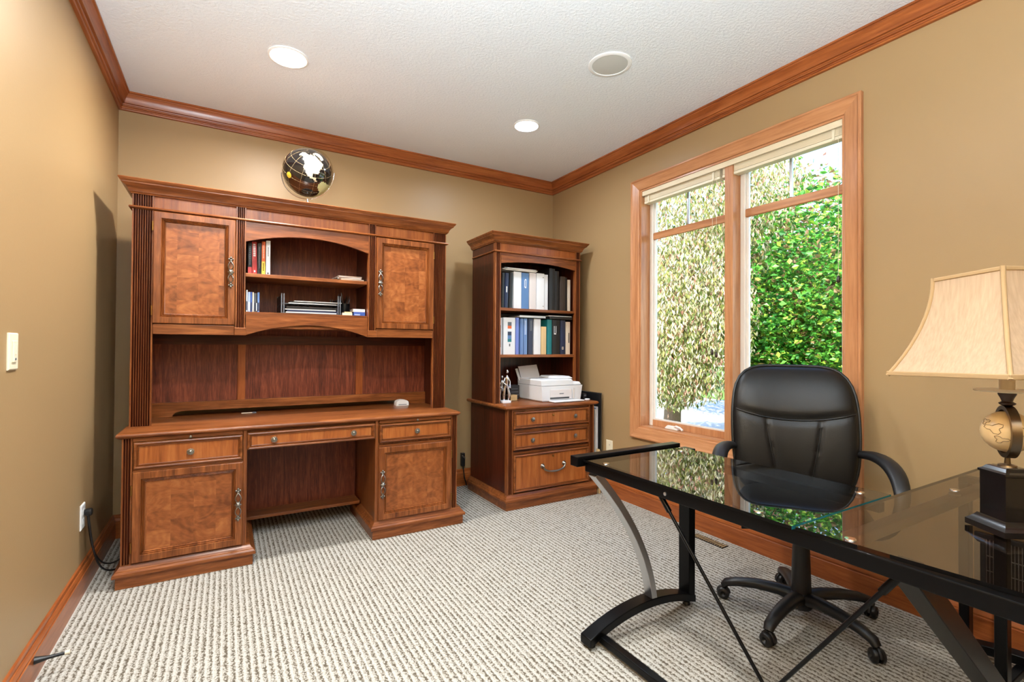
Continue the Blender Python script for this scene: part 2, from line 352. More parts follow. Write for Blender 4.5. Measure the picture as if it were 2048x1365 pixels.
# crown moulding: profile (out from wall, down from ceiling)
CR = [(0, 0), (.060, 0), (.060, .010), (.053, .012), (.052, .018), (.044, .030), (.037, .046), (.033, .062), (.032, .066), (.022, .067), (.019, .074), (.023, .078), (.022, .084), (.014, .086), (.013, .092), (.017, .097), (.014, .104), (.008, .106), (0, .106)]
def mould(name, prof, wall, top, mat):
    """profile run along one wall with mitred ends; top=True hangs from the ceiling"""
    m = MB(); n = len(prof); vs = []
    for end in (0, 1):
        for (o, h) in prof:
            z = CZ-h if top else h
            if wall == 'left': vs.append((LX+o, (FY+o) if not end else (BY-o), z))
            if wall == 'right': vs.append((RX-o, (FY+o) if not end else (BY-o), z))
            if wall == 'back': vs.append(((LX+o) if not end else (RX-o), BY-o, z))
            if wall == 'rear': vs.append(((LX+o) if not end else (RX-o), FY+o, z))
    fs = [(i, (i+1) % n, n+(i+1) % n, n+i) for i in range(n)]+[tuple(range(n)), tuple(reversed(range(n, 2*n)))]
    if (wall in ('left', 'rear')) == top: pass
    m.add(vs, fs)
    return struct(name, m, mat, smooth=22)
for i, (wn, mt) in enumerate((('left', 'trimY'), ('back', 'trimX'), ('right', 'trimY'), ('rear', 'trimX'))): mould('trim_%d' % (i+1), CR, wn, True, mt)
BB = [(0, 0), (.018, 0), (.018, .094), (.014, .097), (.014, .101), (.017, .104), (.015, .112), (.011, .120), (.007, .122), (.009, .127), (.007, .138), (0, .142)]
for wn, mt in (('left', 'trimY'), ('back', 'trimX'), ('right', 'trimY'), ('rear', 'trimX')): mould('baseboard_'+wn, BB, wn, False, mt)

# ------------------------------------------------------------------ window (in the right wall)
win = bpy.data.objects.new('window_1', None); COL.objects.link(win); win.location = (RX, (WY0+WY1)/2, WZ0); win['kind'] = 'structure'; ORG['window_1'] = tuple(win.location)
CW = .082
CP = [(0, 0), (0, .024), (.004, .028), (.012, .028), (.016, .023), (.022, .021), (.074, .017), (.080, .013), (CW, .011), (CW, 0)]   # from outer edge inward: (inset, out)
def casing(y0, y1, z0, z1, side):
    vs = []
    for end in (0, 1):
        for (i, o) in CP:
            if side == 'top': vs.append((RX-o, y0+i if not end else y1-i, z1-i))
            if side == 'bottom': vs.append((RX-o, y0+i if not end else y1-i, z0+i))
            if side == 'near': vs.append((RX-o, y0+i, z0+i if not end else z1-i))
            if side == 'far': vs.append((RX-o, y1-i, z0+i if not end else z1-i))
    n = len(CP)
    return MB().add(vs, [(i, (i+1) % n, n+(i+1) % n, n+i) for i in range(n)]+[tuple(range(n)), tuple(reversed(range(n, 2*n)))])
for side, mt in (('top', 'mapleY'), ('bottom', 'mapleY'), ('near', 'mapleZ'), ('far', 'mapleZ')):
    casing(WY0-CW, WY1+CW, WZ0-CW, WZ1+CW, side).build('casing', mt, win, 35)
JX = RX+.085      # front of the sashes
jt = .012
B(RX-.004, JX+.06, WY0, WY0+jt, WZ0, WZ1).build('jamb', 'mapleZ', win); B(RX-.004, JX+.06, WY1-jt, WY1, WZ0, WZ1).build('jamb', 'mapleZ', win)
B(RX-.004, JX+.06, WY0+jt, WY1-jt, WZ0, WZ0+jt).build('sill_board', 'mapleY', win); B(RX-.004, JX+.06, WY0+jt, WY1-jt, WZ1-jt, WZ1).build('jamb', 'mapleY', win)
B(RX+.012, JX+.06, 1.900, 1.958, WZ0+jt, WZ1-jt).build('mullion', 'mapleZ', win, bev=.002)
for (y0, y1) in ((1.958, WY1-jt), (WY0+jt, 1.900)):
    f = MB(); z0, z1 = WZ0+jt, WZ1-jt; sw = .045
    f.box(JX, JX+.045, y0, y0+sw*.75, z0, z1).box(JX, JX+.045, y0+sw*.75, y1-sw*.75, z0, z0+sw).box(JX, JX+.045, y0+sw*.75, y1-sw*.75, z1-sw, z1)
    so = f.build('sash', 'mapleZ', win, bev=.002)
    B(JX-.001, JX+.045, y1-sw*.75, y1, z0, z1).build('stile', 'vinyl', so, bev=.004)
    g0, g1, h0, h1 = y0+sw*.75, y1-sw*.75, z0+sw, z1-sw
    b = MB(); bw = .016
    b.box(JX+.012, JX+.03, g0, g0+bw, h0, h1).box(JX+.012, JX+.03, g1-bw, g1, h0, h1).box(JX+.012, JX+.03, g0+bw, g1-bw, h0, h0+bw*.6).box(JX+.012, JX+.03, g0+bw, g1-bw, h1-bw, h1)
    b.build('glazing_bead', 'vinyl', so)
    B(JX+.020, JX+.026, g0+.004, g1-.004, h0+.004, h1-.004).build('pane', 'pane', so)
    B(JX-.002, JX+.018, g0, g1, 2.0, 2.052).build('glazing_bar', 'mapleY', so, bev=.006)
    yc = (g0+g1)/2
    B(JX+.004, JX+.018, yc-.009, yc+.009, 2.052, h1).build('muntin', 'steel', so, bev=.003)
# crank of the far casement
ck = thing('casement_crank', 'pale folding window crank on the sill of the left casement', 'crank', (JX-.015, 2.42, WZ0+jt))
MB().loft([(JX-.034, JX, 2.36, 2.475, WZ0+jt), (JX-.034, JX, 2.36, 2.475, WZ0+jt+.008), (JX-.026, JX-.006, 2.39, 2.46, WZ0+jt+.026)]).build('cover', 'vinyl', ck, 40, .004)
MB().tube([(JX-.02, 2.40, .622), (JX-.032, 2.37, .632), (JX-.036, 2.335, .627), (JX-.038, 2.31, .612)], [.008, .008, .007, .008], 10).build('handle', 'vinyl', ck, 60)
# blinds
def blind(y0, y1, label, cords):
    t = thing('raised_blind', label, 'blind', (RX+.045, (y0+y1)/2, 2.27), group=None)
    B(RX+.018, RX+.072, y0, y1, 2.335, 2.36).build('headrail', 'cream', t, bev=.002)
    for k in range(9): B(RX+.022, RX+.070, y0+.006, y1-.006, 2.288+k*.0052, 2.2925+k*.0052).build('slat', 'cream', t)
    B(RX+.020, RX+.072, y0+.004, y1-.004, 2.268, 2.286).build('bottom_rail', 'ivory', t, bev=.003)
    for y in (y0+.05, y1-.05): B(RX+.014, RX+.018, y-.006, y+.006, 2.27, 2.345).build('ladder_tape', 'ivory', t)
    for (y, z) in cords:
        c = MB().tube([(RX+.016, y, 2.335), (RX+.016, y, z+.03)], .0012, 5).build('cord', 'ivory', t)
        MB().lathe([(.002, z+.035), (.006, z+.03), (.0095, z+.012), (.009, z+.002), (.004, z-.004)], 10, (RX+.016, y, 0)).build('tassel', 'brown', c, 50)
    return t
blind(1.995, WY1-jt-.002, 'cream slatted blind pulled up over the left casement', [(2.02, 1.13), (2.05, 1.145)])
blind(WY0+jt+.002, 1.985, 'cream slatted blind pulled up over the right casement', [(1.30, 1.53)])
one('valance_board', B(RX+.002, RX+.014, WY0+jt+.002, WY1-jt-.002, 2.325, 2.3595), 'cream', 'long cream valance board across the top of the window', 'valance', (RX+.008, (WY0+WY1)/2, 2.325), bev=.002)

# ------------------------------------------------------------------ shared furniture makers
def fluted(x0, x1, yf, yb, z0, z1, n, edge=.006):
    """column of upright flutes: section in XY extruded in Z, front faces -Y"""
    pts = [(x0, yb), (x0, yf), (x0+edge, yf)]; w_ = (x1-x0-2*edge)/n
    for k in range(n):
        a = x0+edge+k*w_
        for j in range(5):
            th = PI*j/4; pts.append((a+w_*(.10+.80*(1-math.cos(th))/2), yf+.95*w_*math.sin(th)))
    pts += [(x1-edge, yf), (x1, yf), (x1, yb)]
    m = MB().prism(pts, 'Z', z0, z1); m.grooved = True      # groove faces take the darker wood
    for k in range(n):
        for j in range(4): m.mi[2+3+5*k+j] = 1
    return m
def rosette(x, y, z, r=.0165, d=.024):
    m = MB(); pet = lambda a, h: 1+.13*math.cos(12*a)
    m.lathe([(.006, 0), (.006, d*.45)], 10, (x, y, z), 'Y')
    m.lathe([(.004, d*.4), (r*.8, d*.45), (r, d*.6), (r*.96, d*.72), (r*.55, d*.80)], 48, (x, y, z), 'Y', mod=pet)
    m.lathe([(r*.5, d*.78), (r*.45, d*.95), (r*.25, d*1.05), (0.0001, d*1.08)], 16, (x, y, z), 'Y')
    return m
def ornate_handle(x, y, z, h=.16):
    """two open leaf loops, a flower in the middle and scrolls at both ends"""
    m = MB(); H = h/2
    for sgn in (-1, 1):
        for sd in (-1, 1):
            m.tube([(x+sd*q[0], y-.012-.006*math.sin(PI*i/8), z+sgn*(H*.14+H*.60*i/8)) for i, q in enumerate([(.012*math.sin(PI*k/8)*(1.25-.06*k)+.001,) for k in range(9)])], .0028, 6)
        m.lathe([(.0001, 0), (.008, .004), (.009, .009), (.004, .014)], 10, (x, y, z+sgn*H*.80), 'Y')
        for sd in (-1, 1): m.sphere((x+sd*.009, y-.009, z+sgn*H*.88), .0055, 8, 6)
        m.sphere((x, y-.010, z+sgn*H*.97), .006, 8, 6, (1, 1, 1.3))
        m.tube([(x, y, z+sgn*H*.80), (x, y-.012, z+sgn*H*.78)], .004, 6)
    m.lathe([(.012, .006), (.015, .012), (.012, .018), (.006, .020), (.0001, .024)], 30, (x, y, z), 'Y', mod=lambda a, hh: 1+.2*math.cos(6*a))
    m.tube([(x, y, z), (x, y-.014, z)], .004, 6)
    return m
def bail(x, y, z, w_=.2, drop=.045):
    m = MB()
    for sd in (-1, 1): m.lathe([(.016, 0), (.018, .004), (.010, .012), (.008, .024), (.0001, .03)], 14, (x+sd*w_/2, y, z), 'Y')
    pts = [(x+w_/2*math.cos(PI-PI*k/14), y-.02-.004*math.sin(PI*k/14), z-drop*math.sin(PI*k/14)**.8) for k in range(15)]
    m.tube(pts, [.0045+.0035*abs(math.sin(3*PI*k/14)) for k in range(15)], 10)
    return m
DOOR = lambda yb, yf: [(0, yb), (0, yf+.004), (.003, yf), (.034, yf), (.037, yf+.007), (.041, yf+.004), (.044, yf+.011), (.048, yf+.008), (.051, yf+.017), (.054, yf+.018)]
DRAW = lambda yb, yf: [(0, yb), (0, yf+.008), (.003, yf+.002), (.008, yf), (.012, yf+.002), (.015, yf+.010), (.019, yf+.007), (.021, yf+.015), (.023, yf+.016)]
def front(t, name, x0, x1, z0, z1, yb, yf, kind, mframe, mpanel):
    prof = DOOR(yb, yf) if kind == 'door' else DRAW(yb, yf)
    i, y = prof[-1]
    d = MB().rings(x0, x1, z0, z1, prof).build(name, mframe, t, 30)
    B(x0+i-.002, x1-i+.002, y, yb+.004, z0+i-.002, z1-i+.002).build('panel', mpanel, d)
    return d
def hinge(d, x, y, z):
    MB().lathe([(.0045, 0), (.0045, .05)], 8, (x, y, z-.025)).build('hinge', 'brass', d, 50)
def cornice(x0, x1, y0, y1, z, top):
    h = top-z; R = lambda o, zz: (x0-o, x1+o, y0-o, y1, z+zz*h)
    return MB().loft([R(0, 0), R(.006, .0), R(.008, .07), R(.014, .12), R(.017, .30), R(.026, .48), R(.040, .62), R(.043, .66), R(.043, .72), R(.048, .76), R(.053, .88), R(.055, .95), R(.052, 1)])
def plinth(x0, x1, y0, y1, top=.108):
    R = lambda o, z: (x0-o, x1+o, y0-o, y1, z)
    return MB().loft([R(0, 0), R(0, .056), R(.012, .058), R(.013, .066), R(.011, .074), R(.002, .082), R(.001, .086), R(-.006, .092), R(-.014, top-.004), R(-.014, top)])
def worktop(x0, x1, y0, y1, z):
    R = lambda o, zz: (x0-o, x1+o, y0-o, y1, zz)
    return MB().loft([R(-.004, z-.030), R(.004, z-.027), R(.012, z-.020), R(.014, z-.013), R(.012, z-.007), R(.006, z-.002), R(0, z)])
def arch_board(x0, x1, y0, y1, ztop, zend, zpeak, n=20):
    pts = [(x0, ztop), (x0, zend)]
    for k in range(1, n): u = k/n; pts.append((x0+(x1-x0)*u, zend+(zpeak-zend)*(1-(2*u-1)**2)))
    pts += [(x1, zend), (x1, ztop)]
    # quads strip keeps the concave shape clean
    m = MB(); vs = []; fs = []
    bot = pts[1:-1]; k = len(bot)
    for y in (y0, y1):
        for p in bot: vs.append((p[0], y, p[1]))
        for p in bot: vs.append((p[0], y, ztop))
    for i in range(k-1):
        fs.append((i, i+1, k+i+1, k+i)); fs.append((2*k+i+1, 2*k+i, 3*k+i, 3*k+i+1))
        fs.append((i+1, i, 2*k+i, 2*k+i+1)); fs.append((k+i, k+i+1, 3*k+i+1, 3*k+i))
    fs.append((0, k, 3*k, 2*k)); fs.append((k-1, 3*k-1, 4*k-1, 2*k-1)) if False else fs.append((k-1, 2*k+k-1, 3*k+k-1, k+k-1))
    return m.add(vs, fs)

# ------------------------------------------------------------------ credenza desk
DZ = .755
cr = thing('credenza_desk', 'wide cherry-stained credenza desk with kneehole, standing on the carpet under the hutch', 'desk', (.454, 3.32, 0))
worktop(-.440, 1.347, 3.004, 3.64, DZ).build('worktop', 'oakX', cr, 30)
for (a, b) in ((-.432, .109), (.800, 1.347)):
    B(a+.008, b-.008, 3.03, 3.62, .09, DZ-.028).build('pedestal', 'oakZ', cr)
    plinth(a-.016, b+.030 if b < 1 else b+.040, 2.998, 3.62).build('plinth', 'oakX', cr, 30)
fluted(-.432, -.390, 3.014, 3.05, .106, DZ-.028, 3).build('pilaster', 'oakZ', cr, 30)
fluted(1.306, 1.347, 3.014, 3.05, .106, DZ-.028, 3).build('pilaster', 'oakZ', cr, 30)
for (a, b) in ((.088, .107), (.801, .821)): B(a, b, 3.016, 3.05, .106, DZ-.028).build('stile', 'oakZ', cr, bev=.002)
B(.107, .801, 3.03, 3.60, .628, DZ-.028).build('apron', 'oakX', cr)
B(.100, .802, 3.55, 3.565, .11, .63).build('kneehole_back', 'back', cr)
B(.104, .800, 3.40, 3.552, .112, .132).build('foot_shelf', 'oakX', cr, bev=.002)
for (a, b, kx) in ((-.388, .085, -.15), (.824, 1.300, 1.065)):
    B(a, b, 3.016, 3.04, .558, .572).build('rail', 'oakX', cr)
    sl = B(a, b, 3.010, 3.04, .708, .725).build('writing_slide', 'oakX', cr, bev=.001)
    MB().lathe([(.003, 0), (.003, .008), (.007, .012), (.006, .018), (.0001, .020)], 12, (kx, 3.010, .716), 'Y').build('knob', 'pewter', sl, 50)
for (a, b, z0, z1, ks) in ((-.386, .085, .572, .705, (-.15,)), (.106, .797, .618, .712, (.238, .668)), (.825, 1.300, .588, .702, (1.065,))):
    d = front(cr, 'drawer', a, b, z0, z1, 3.03, 3.0, 'drawer', 'oakX', 'burlZ')
    for k in ks: rosette(k, 3.014, (z0+z1)/2).build('knob', 'pewter', d, 40)
d = front(cr, 'door', -.388, .088, .114, .558, 3.03, 2.999, 'door', 'oakZ', 'burl'); ornate_handle(.066, 2.999, .335, .168).build('handle', 'pewter', d, 60); hinge(d, -.391, 3.004, .47); hinge(d, -.391, 3.004, .19)
d = front(cr, 'door', .820, 1.302, .112, .560, 3.03, 2.999, 'door', 'oakZ', 'burl'); ornate_handle(.842, 2.999, .335, .168).build('handle', 'pewter', d, 60); hinge(d, 1.305, 3.004, .47); hinge(d, 1.305, 3.004, .19)

# ------------------------------------------------------------------ hutch on the credenza
hu = thing('desk_hutch', 'tall cherry-stained hutch with two panelled doors standing on the credenza desk', 'hutch', (.453, 3.38, DZ))
HF, HB = 3.205, 3.58
HL, HR = -.431, 1.337
cornice(HL, HR, HF, HB, 1.982, 2.054).build('cornice', 'oakX', hu, 30)
B(HL+.008, HR-.008, HF+.012, HB-.02, 1.915, 1.982).build('frieze', 'burlZ', hu)
bead = MB().loft([(HL-.004, HR+.004, HF-.004, HB-.05, 1.904), (HL-.013, HR+.013, HF-.014, HB-.05, 1.908), (HL-.014, HR+.014, HF-.015, HB-.05, 1.912), (HL-.010, HR+.010, HF-.011, HB-.05, 1.918), (HL-.002, HR+.002, HF-.002, HB-.05, 1.920)])
bead.build('bead_moulding', 'oakX', hu, 40)
for (a, b, n) in ((HL, -.338, 8), (1.243, HR, 8)):
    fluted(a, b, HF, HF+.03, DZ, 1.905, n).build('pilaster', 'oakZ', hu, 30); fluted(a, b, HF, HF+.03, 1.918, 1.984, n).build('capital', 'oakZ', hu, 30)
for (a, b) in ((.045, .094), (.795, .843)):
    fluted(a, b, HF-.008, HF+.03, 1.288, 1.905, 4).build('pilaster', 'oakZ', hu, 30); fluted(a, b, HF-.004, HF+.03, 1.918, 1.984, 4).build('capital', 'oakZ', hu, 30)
    B(a-.004, b+.006, HF-.016, HF+.03, 1.244, 1.288).build('block', 'oakX', hu, bev=.002)
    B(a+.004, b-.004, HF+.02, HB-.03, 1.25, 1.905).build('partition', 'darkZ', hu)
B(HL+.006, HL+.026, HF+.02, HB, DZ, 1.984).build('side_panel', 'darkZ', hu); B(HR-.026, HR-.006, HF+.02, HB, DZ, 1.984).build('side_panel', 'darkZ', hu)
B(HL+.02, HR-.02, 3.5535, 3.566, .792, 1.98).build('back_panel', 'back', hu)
B(HL+.02, HR-.02, HF+.02, 3.555, 1.288, 1.306).build('deck', 'oakX', hu)
B(.094, .795, HF+.016, 3.553, 1.362, 1.380).build('shelf', 'oakX', hu)
B(.094, .795, HF+.024, 3.553, 1.588, 1.610).build('shelf', 'oakX', hu, bev=.003)
arch_board(.093, .796, HF, HF+.018, 1.906, 1.789, 1.847).build('arched_rail', 'oakX', hu, 30)
arch_board(.098, .793, HF+.002, HF+.020, 1.382, 1.246, 1.311).build('arched_valance', 'oakX', hu, 30)
for (a, b, hx, gx) in ((-.338, .042, -.341, .020), (.846, 1.240, 1.243, .868)):
    d = front(hu, 'door', a, b, 1.302, 1.900, HF+.012, HF-.018, 'door', 'oakZ', 'burl')
    ornate_handle(gx, HF-.018, 1.600, .168).build('handle', 'pewter', d, 60); hinge(d, hx, HF-.012, 1.82); hinge(d, hx, HF-.012, 1.37)
    B(a+.002, b-.002, HF-.010, HF+.02, 1.244, 1.298).build('rail', 'oakX', hu, bev=.002)
for (a, b) in ((.066, .110), (.797, .845)): B(a, b, 3.536, 3.553, .842, 1.25).build('back_strip', 'trimZ', hu, bev=.002)  # lighter wood stands in for the light falling on these strips
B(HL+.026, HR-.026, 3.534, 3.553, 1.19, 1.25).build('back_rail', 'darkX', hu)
sl = [(-.272, .757), (-.268, .768), (-.255, .780), (-.235, .787), (-.21, .789), (1.13, .789), (1.155, .787), (1.175, .780), (1.188, .768), (1.192, .757)]
rm = MB(); vs = [(HL+.026, DZ)] + [(x, z) for x, z in sl] + [(HR-.026, DZ)]
V = []; Fc = []; k = len(vs)
for y in (3.530, 3.552):
    V += [(x, y, z) for x, z in vs] + [(x, y, .842) for x, z in vs]
for i in range(k-1):
    Fc += [(i, i+1, k+i+1, k+i), (2*k+i+1, 2*k+i, 3*k+i, 3*k+i+1), (i+1, i, 2*k+i, 2*k+i+1), (k+i, k+i+1, 3*k+i+1, 3*k+i)]
rm.add(V, Fc).build('back_rail', 'oakX', hu)

# ------------------------------------------------------------------ lateral file base and bookcase
lf = thing('lateral_file', 'cherry-stained three-drawer file cabinet under the tall bookcase in the corner', 'cabinet', (2.175, 3.36, 0))
worktop(1.752, 2.588, 3.052, 3.70, DZ).build('worktop', 'oakX', lf, 30)
B(1.776, 2.573, 3.085, 3.69, .09, DZ-.028).build('carcass', 'darkZ', lf)
plinth(1.753, 2.600, 3.052, 3.69).build('plinth', 'oakX', lf, 30)
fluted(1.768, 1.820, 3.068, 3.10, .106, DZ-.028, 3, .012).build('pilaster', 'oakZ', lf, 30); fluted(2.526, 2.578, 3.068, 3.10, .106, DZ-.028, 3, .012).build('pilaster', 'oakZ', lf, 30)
for (z0, z1) in ((.582, .708), (.426, .554)):
    d = front(lf, 'drawer', 1.824, 2.522, z0, z1, 3.09, 3.058, 'drawer', 'oakX', 'burlZ')
    for k in (1.985, 2.385): rosette(k, 3.072, (z0+z1)/2).build('knob', 'pewter', d, 40)
    if z0 > .5: MB().lathe([(.009, 0), (.009, .003), (.006, .004)], 14, (2.18, 3.072, .665), 'Y').build('lock', 'brass', d, 50)
d = front(lf, 'drawer', 1.824, 2.522, .116, .392, 3.09, 3.058, 'drawer', 'oakX', 'burlZ')
bail(2.18, 3.072, .285).build('handle', 'pewter', d, 60); MB().lathe([(.009, 0), (.009, .003), (.006, .004)], 14, (2.18, 3.072, .352), 'Y').build('lock', 'brass', d, 50)
for z in (.40, .562, .716): B(1.820, 2.526, 3.076, 3.10, z-.006, z+.012).build('rail', 'oakX', lf)
bc = thing('bookcase', 'tall cherry-stained open bookcase of binders standing on the file cabinet', 'bookcase', (2.16, 3.42, DZ))
KL, KR, KF, KB = 1.754, 2.566, 3.24, 3.64
cornice(KL, KR, KF, KB, 1.982, 2.056).build('cornice', 'oakX', bc, 30)
B(KL+.004, KR-.004, KF+.008, KB-.02, 1.915, 1.982).build('frieze', 'burlZ', bc)
MB().loft([(KL-.004, KR+.004, KF-.004, KB-.02, 1.908), (KL-.012, KR+.012, KF-.012, KB-.02, 1.912), (KL-.012, KR+.012, KF-.012, KB-.02, 1.918), (KL-.003, KR+.003, KF-.003, KB-.02, 1.924)]).build('bead_moulding', 'oakX', bc, 40)
for (a, b) in ((KL, 1.804), (2.516, KR)):
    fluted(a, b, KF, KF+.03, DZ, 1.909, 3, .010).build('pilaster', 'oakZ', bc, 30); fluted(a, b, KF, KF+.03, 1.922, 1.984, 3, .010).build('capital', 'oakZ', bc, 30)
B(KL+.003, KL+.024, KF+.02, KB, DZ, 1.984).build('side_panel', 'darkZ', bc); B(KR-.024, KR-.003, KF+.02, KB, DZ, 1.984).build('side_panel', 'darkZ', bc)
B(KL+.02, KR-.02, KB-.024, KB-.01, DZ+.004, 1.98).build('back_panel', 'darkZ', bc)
arch_board(1.800, 2.520, KF, KF+.016, 1.912, 1.826, 1.856).build('arched_rail', 'oakX', bc, 30)
B(1.79, 2.53, KF+.012, KB-.022, 1.466, 1.488).build('shelf', 'oakX', bc, bev=.003); B(1.79, 2.53, KF+.012, KB-.022, 1.104, 1.127).build('shelf', 'oakX', bc, bev=.003)

# ------------------------------------------------------------------ binders and papers in the bookcase
def rotz_pts(m, c, a):
    ca, sa = math.cos(a), math.sin(a)
    m.v = [(c[0]+(p[0]-c[0])*ca-(p[1]-c[1])*sa, c[1]+(p[0]-c[0])*sa+(p[1]-c[1])*ca, p[2]) for p in m.v]
def lean_pts(m, c, a):
    ca, sa = math.cos(a), math.sin(a)
    m.v = [(c[0]+(p[0]-c[0])*ca+(p[2]-c[2])*sa, p[1], c[2]-(p[0]-c[0])*sa+(p[2]-c[2])*ca) for p in m.v]
def binder(x0, x1, yf, z0, h, mat, label, depth=.27, kind='binder', lean=0, mark=None, group='binders in the bookcase', inner='paper'):
    """hollow cover (spine + two boards) with a paper block set back inside"""
    t = thing('binder' if kind == 'binder' else kind, label, 'binder' if kind == 'binder' else kind.replace('_', ' '), ((x0+x1)/2, yf+depth/2, z0), group=group)
    w_ = x1-x0; tk = min(.003, w_*.22); c = MB()
    sp = [(x0, yf+.004), (x0+.002, yf+.001), ((x0+x1)/2, yf), (x1-.002, yf+.001), (x1, yf+.004)]
    poly = sp+[(x1, yf+depth), (x1-tk, yf+depth), (x1-tk, yf+.006), (x0+tk, yf+.006), (x0+tk, yf+depth), (x0, yf+depth)]
    c.prism(poly, 'Z', z0, z0+h)
    p = MB().box(x0+tk, x1-tk, yf+.02, yf+depth-.012, z0+.006, z0+h-.012)
    parts = [(c, 'cover', mat), (p, 'pages', inner)]
    if mark:
        for (u0, u1, v0, v1, mm) in mark:
            parts.append((MB().box(x0+w_*u0, x0+w_*u1, yf-.0012, yf+.003, z0+h*v0, z0+h*v1), 'spine_label', mm))
    for (mb, nm, mt) in parts:
        if lean: lean_pts(mb, (x0, 0, z0), lean)
        mb.build(nm, mt, t)
    return t
Z1, Z2, YB = 1.488, 1.127, 3.285
# upper shelf, left to right
binder(1.806, 1.828, YB, Z1, .25, 'dkred', 'dark red card folder at the far left of the upper binder shelf', kind='folder')
binder(1.832, 1.858, YB, Z1, .275, 'bk', 'thin black zip folder next to the red card folder on the upper shelf', kind='folder', lean=.02)
binder(1.862, 1.893, YB, Z1, .275, 'navy', 'dark navy sagging folder with a white tag on the upper shelf', kind='folder', lean=.03, mark=[(.3, .6, .45, .62, 'paper')])
binder(1.898, 1.930, YB, Z1, .28, 'bk', 'black glossy folder leaning against the first white binder', kind='folder', lean=.035)
binder(1.945, 2.016, YB, Z1, .292, 'bw', 'wide plain white binder left of the slate blue one on the upper shelf')
binder(2.018, 2.086, YB, Z1, .288, 'bb', 'slate blue binder with a white scribbled label on the upper shelf', mark=[(.36, .42, .60, .80, 'bw'), (.42, .62, .58, .62, 'bw'), (.56, .62, .60, .82, 'bw'), (.42, .60, .80, .83, 'bw')])
binder(2.092, 2.156, YB, Z1, .294, 'offw', 'off-white binder between the slate blue and the thick white binder')
binder(2.160, 2.236, YB, Z1, .296, 'bw', 'thick white binder with visible rivets in the middle of the upper shelf', mark=[(.80, .86, .09, .115, 'bk'), (.80, .86, .88, .905, 'bk')])
binder(2.240, 2.278, YB+.01, Z1, .292, 'bw', 'slim white binder touching the tall black binder on the upper shelf')
binder(2.284, 2.342, YB, Z1, .345, 'bk', 'tallest black binder on the upper shelf', inner='bk')
binder(2.346, 2.390, YB+.01, Z1, .33, 'bk', 'narrow tall black binder right of the tallest one', inner='bk')
binder(2.396, 2.446, YB, Z1, .288, 'brown', 'dark brown binder right of the tall black pair on the upper shelf')
binder(2.450, 2.474, YB+.01, Z1, .285, 'bk', 'thin black binder beside the dark brown one on the upper shelf')
binder(2.480, 2.510, YB+.012, Z1, .268, 'beige', 'cream spiral notebook at the right end of the upper shelf', kind='notebook')
# lower shelf
binder(1.806, 1.842, YB, Z2, .283, 'bw', 'white binder half hidden behind the left pilaster on the lower shelf', mark=[(.5, .7, .2, .8, 'grey')])
binder(1.856, 1.962, YB, Z2, .288, 'bw', 'very wide white binder with a coloured picture strip on its spine', mark=[(.34, .66, .78, .88, 'grey'), (.34, .66, .70, .78, 'orange'), (.34, .66, .62, .70, 'bw'), (.34, .66, .52, .62, 'navy'), (.34, .66, .42, .52, 'bb'), (.34, .66, .34, .42, 'teal'), (.46, .56, .22, .29, 'grey')])
binder(1.968, 1.996, YB, Z2, .290, 'per', 'slim periwinkle binder right of the picture-strip binder')
binder(2.008, 2.036, YB, Z2, .286, 'steelb', 'glossy steel blue binder, left one of the two on the lower shelf')
binder(2.040, 2.074, YB, Z2, .286, 'steelb', 'glossy steel blue binder with a tall pale label on the lower shelf', mark=[(.2, .7, .55, .95, 'ltblue')])
binder(2.082, 2.126, YB, Z2, .286, 'navy', 'navy binder with a short grey label on the lower shelf', mark=[(.4, .75, .66, .95, 'grey')])
binder(2.138, 2.202, YB, Z2, .288, 'bw', 'plain white binder beside the manila folder on the lower shelf')
binder(2.208, 2.258, YB, Z2, .226, 'manila', 'short manila expanding folder with a loop handle on the lower shelf', kind='folder', inner='manila')
binder(2.266, 2.312, YB, Z2, .285, 'teal', 'teal green binder on the lower shelf')
binder(2.316, 2.394, YB, Z2, .284, 'bk', 'wide black binder with a white scribble right of the teal one', mark=[(.22, .27, .58, .82, 'bw'), (.27, .48, .58, .61, 'bw'), (.44, .50, .62, .82, 'bw')])
binder(2.400, 2.450, YB, Z2, .284, 'navy', 'dark navy binder with a small round mark low on its spine', mark=[(.30, .60, .14, .22, 'beige'), (.38, .52, .16, .20, 'navy')])
binder(2.458, 2.500, YB, Z2, .272, 'beige', 'beige binder with a thin black label at the right end of the lower shelf', mark=[(.55, .75, .35, .66, 'bk')])
def sheets(name, x0, x1, y0, y1, z, specs, label, cat, group=None):
    t = thing(name, label, cat, ((x0+x1)/2, (y0+y1)/2, z), group=group); zz = z
    for (dx, dy, th, a, mt) in specs:
        m = MB().box(x0+dx, x1+dx, y0+dy, y1+dy, zz, zz+th); rotz_pts(m, ((x0+x1)/2, (y0+y1)/2), a); m.build('sheet_bundle', mt, t); zz += th+.0004
    return t
sheets('paper_pile', 1.86, 2.15, 3.275, 3.50, Z1+.2985, [(0, 0, .005, .03, 'paper'), (-.015, .004, .004, -.04, 'offw'), (.01, 0, .006, .07, 'paper'), (.0, .0, .003, -.02, 'bw')], 'loose white papers lying across the tops of the upper binders', 'papers')
t = thing('ring_notebook', 'white notebook with black cover lying flat on the lower binders', 'notebook', (2.115, 3.40, Z2+.292))
B(1.99, 2.24, 3.27, 3.50, Z2+.2905, Z2+.2935).build('cover', 'bk', t); B(1.995, 2.24, 3.273, 3.50, Z2+.294, Z2+.309).build('pages', 'bw', t); B(1.985, 2.24, 3.27, 3.50, Z2+.3095, Z2+.3125).build('cover', 'bk', t)
t = thing('flat_folder', 'black folder with white papers lying flat on the right-hand lower binders', 'folder', (2.39, 3.4, Z2+.288))
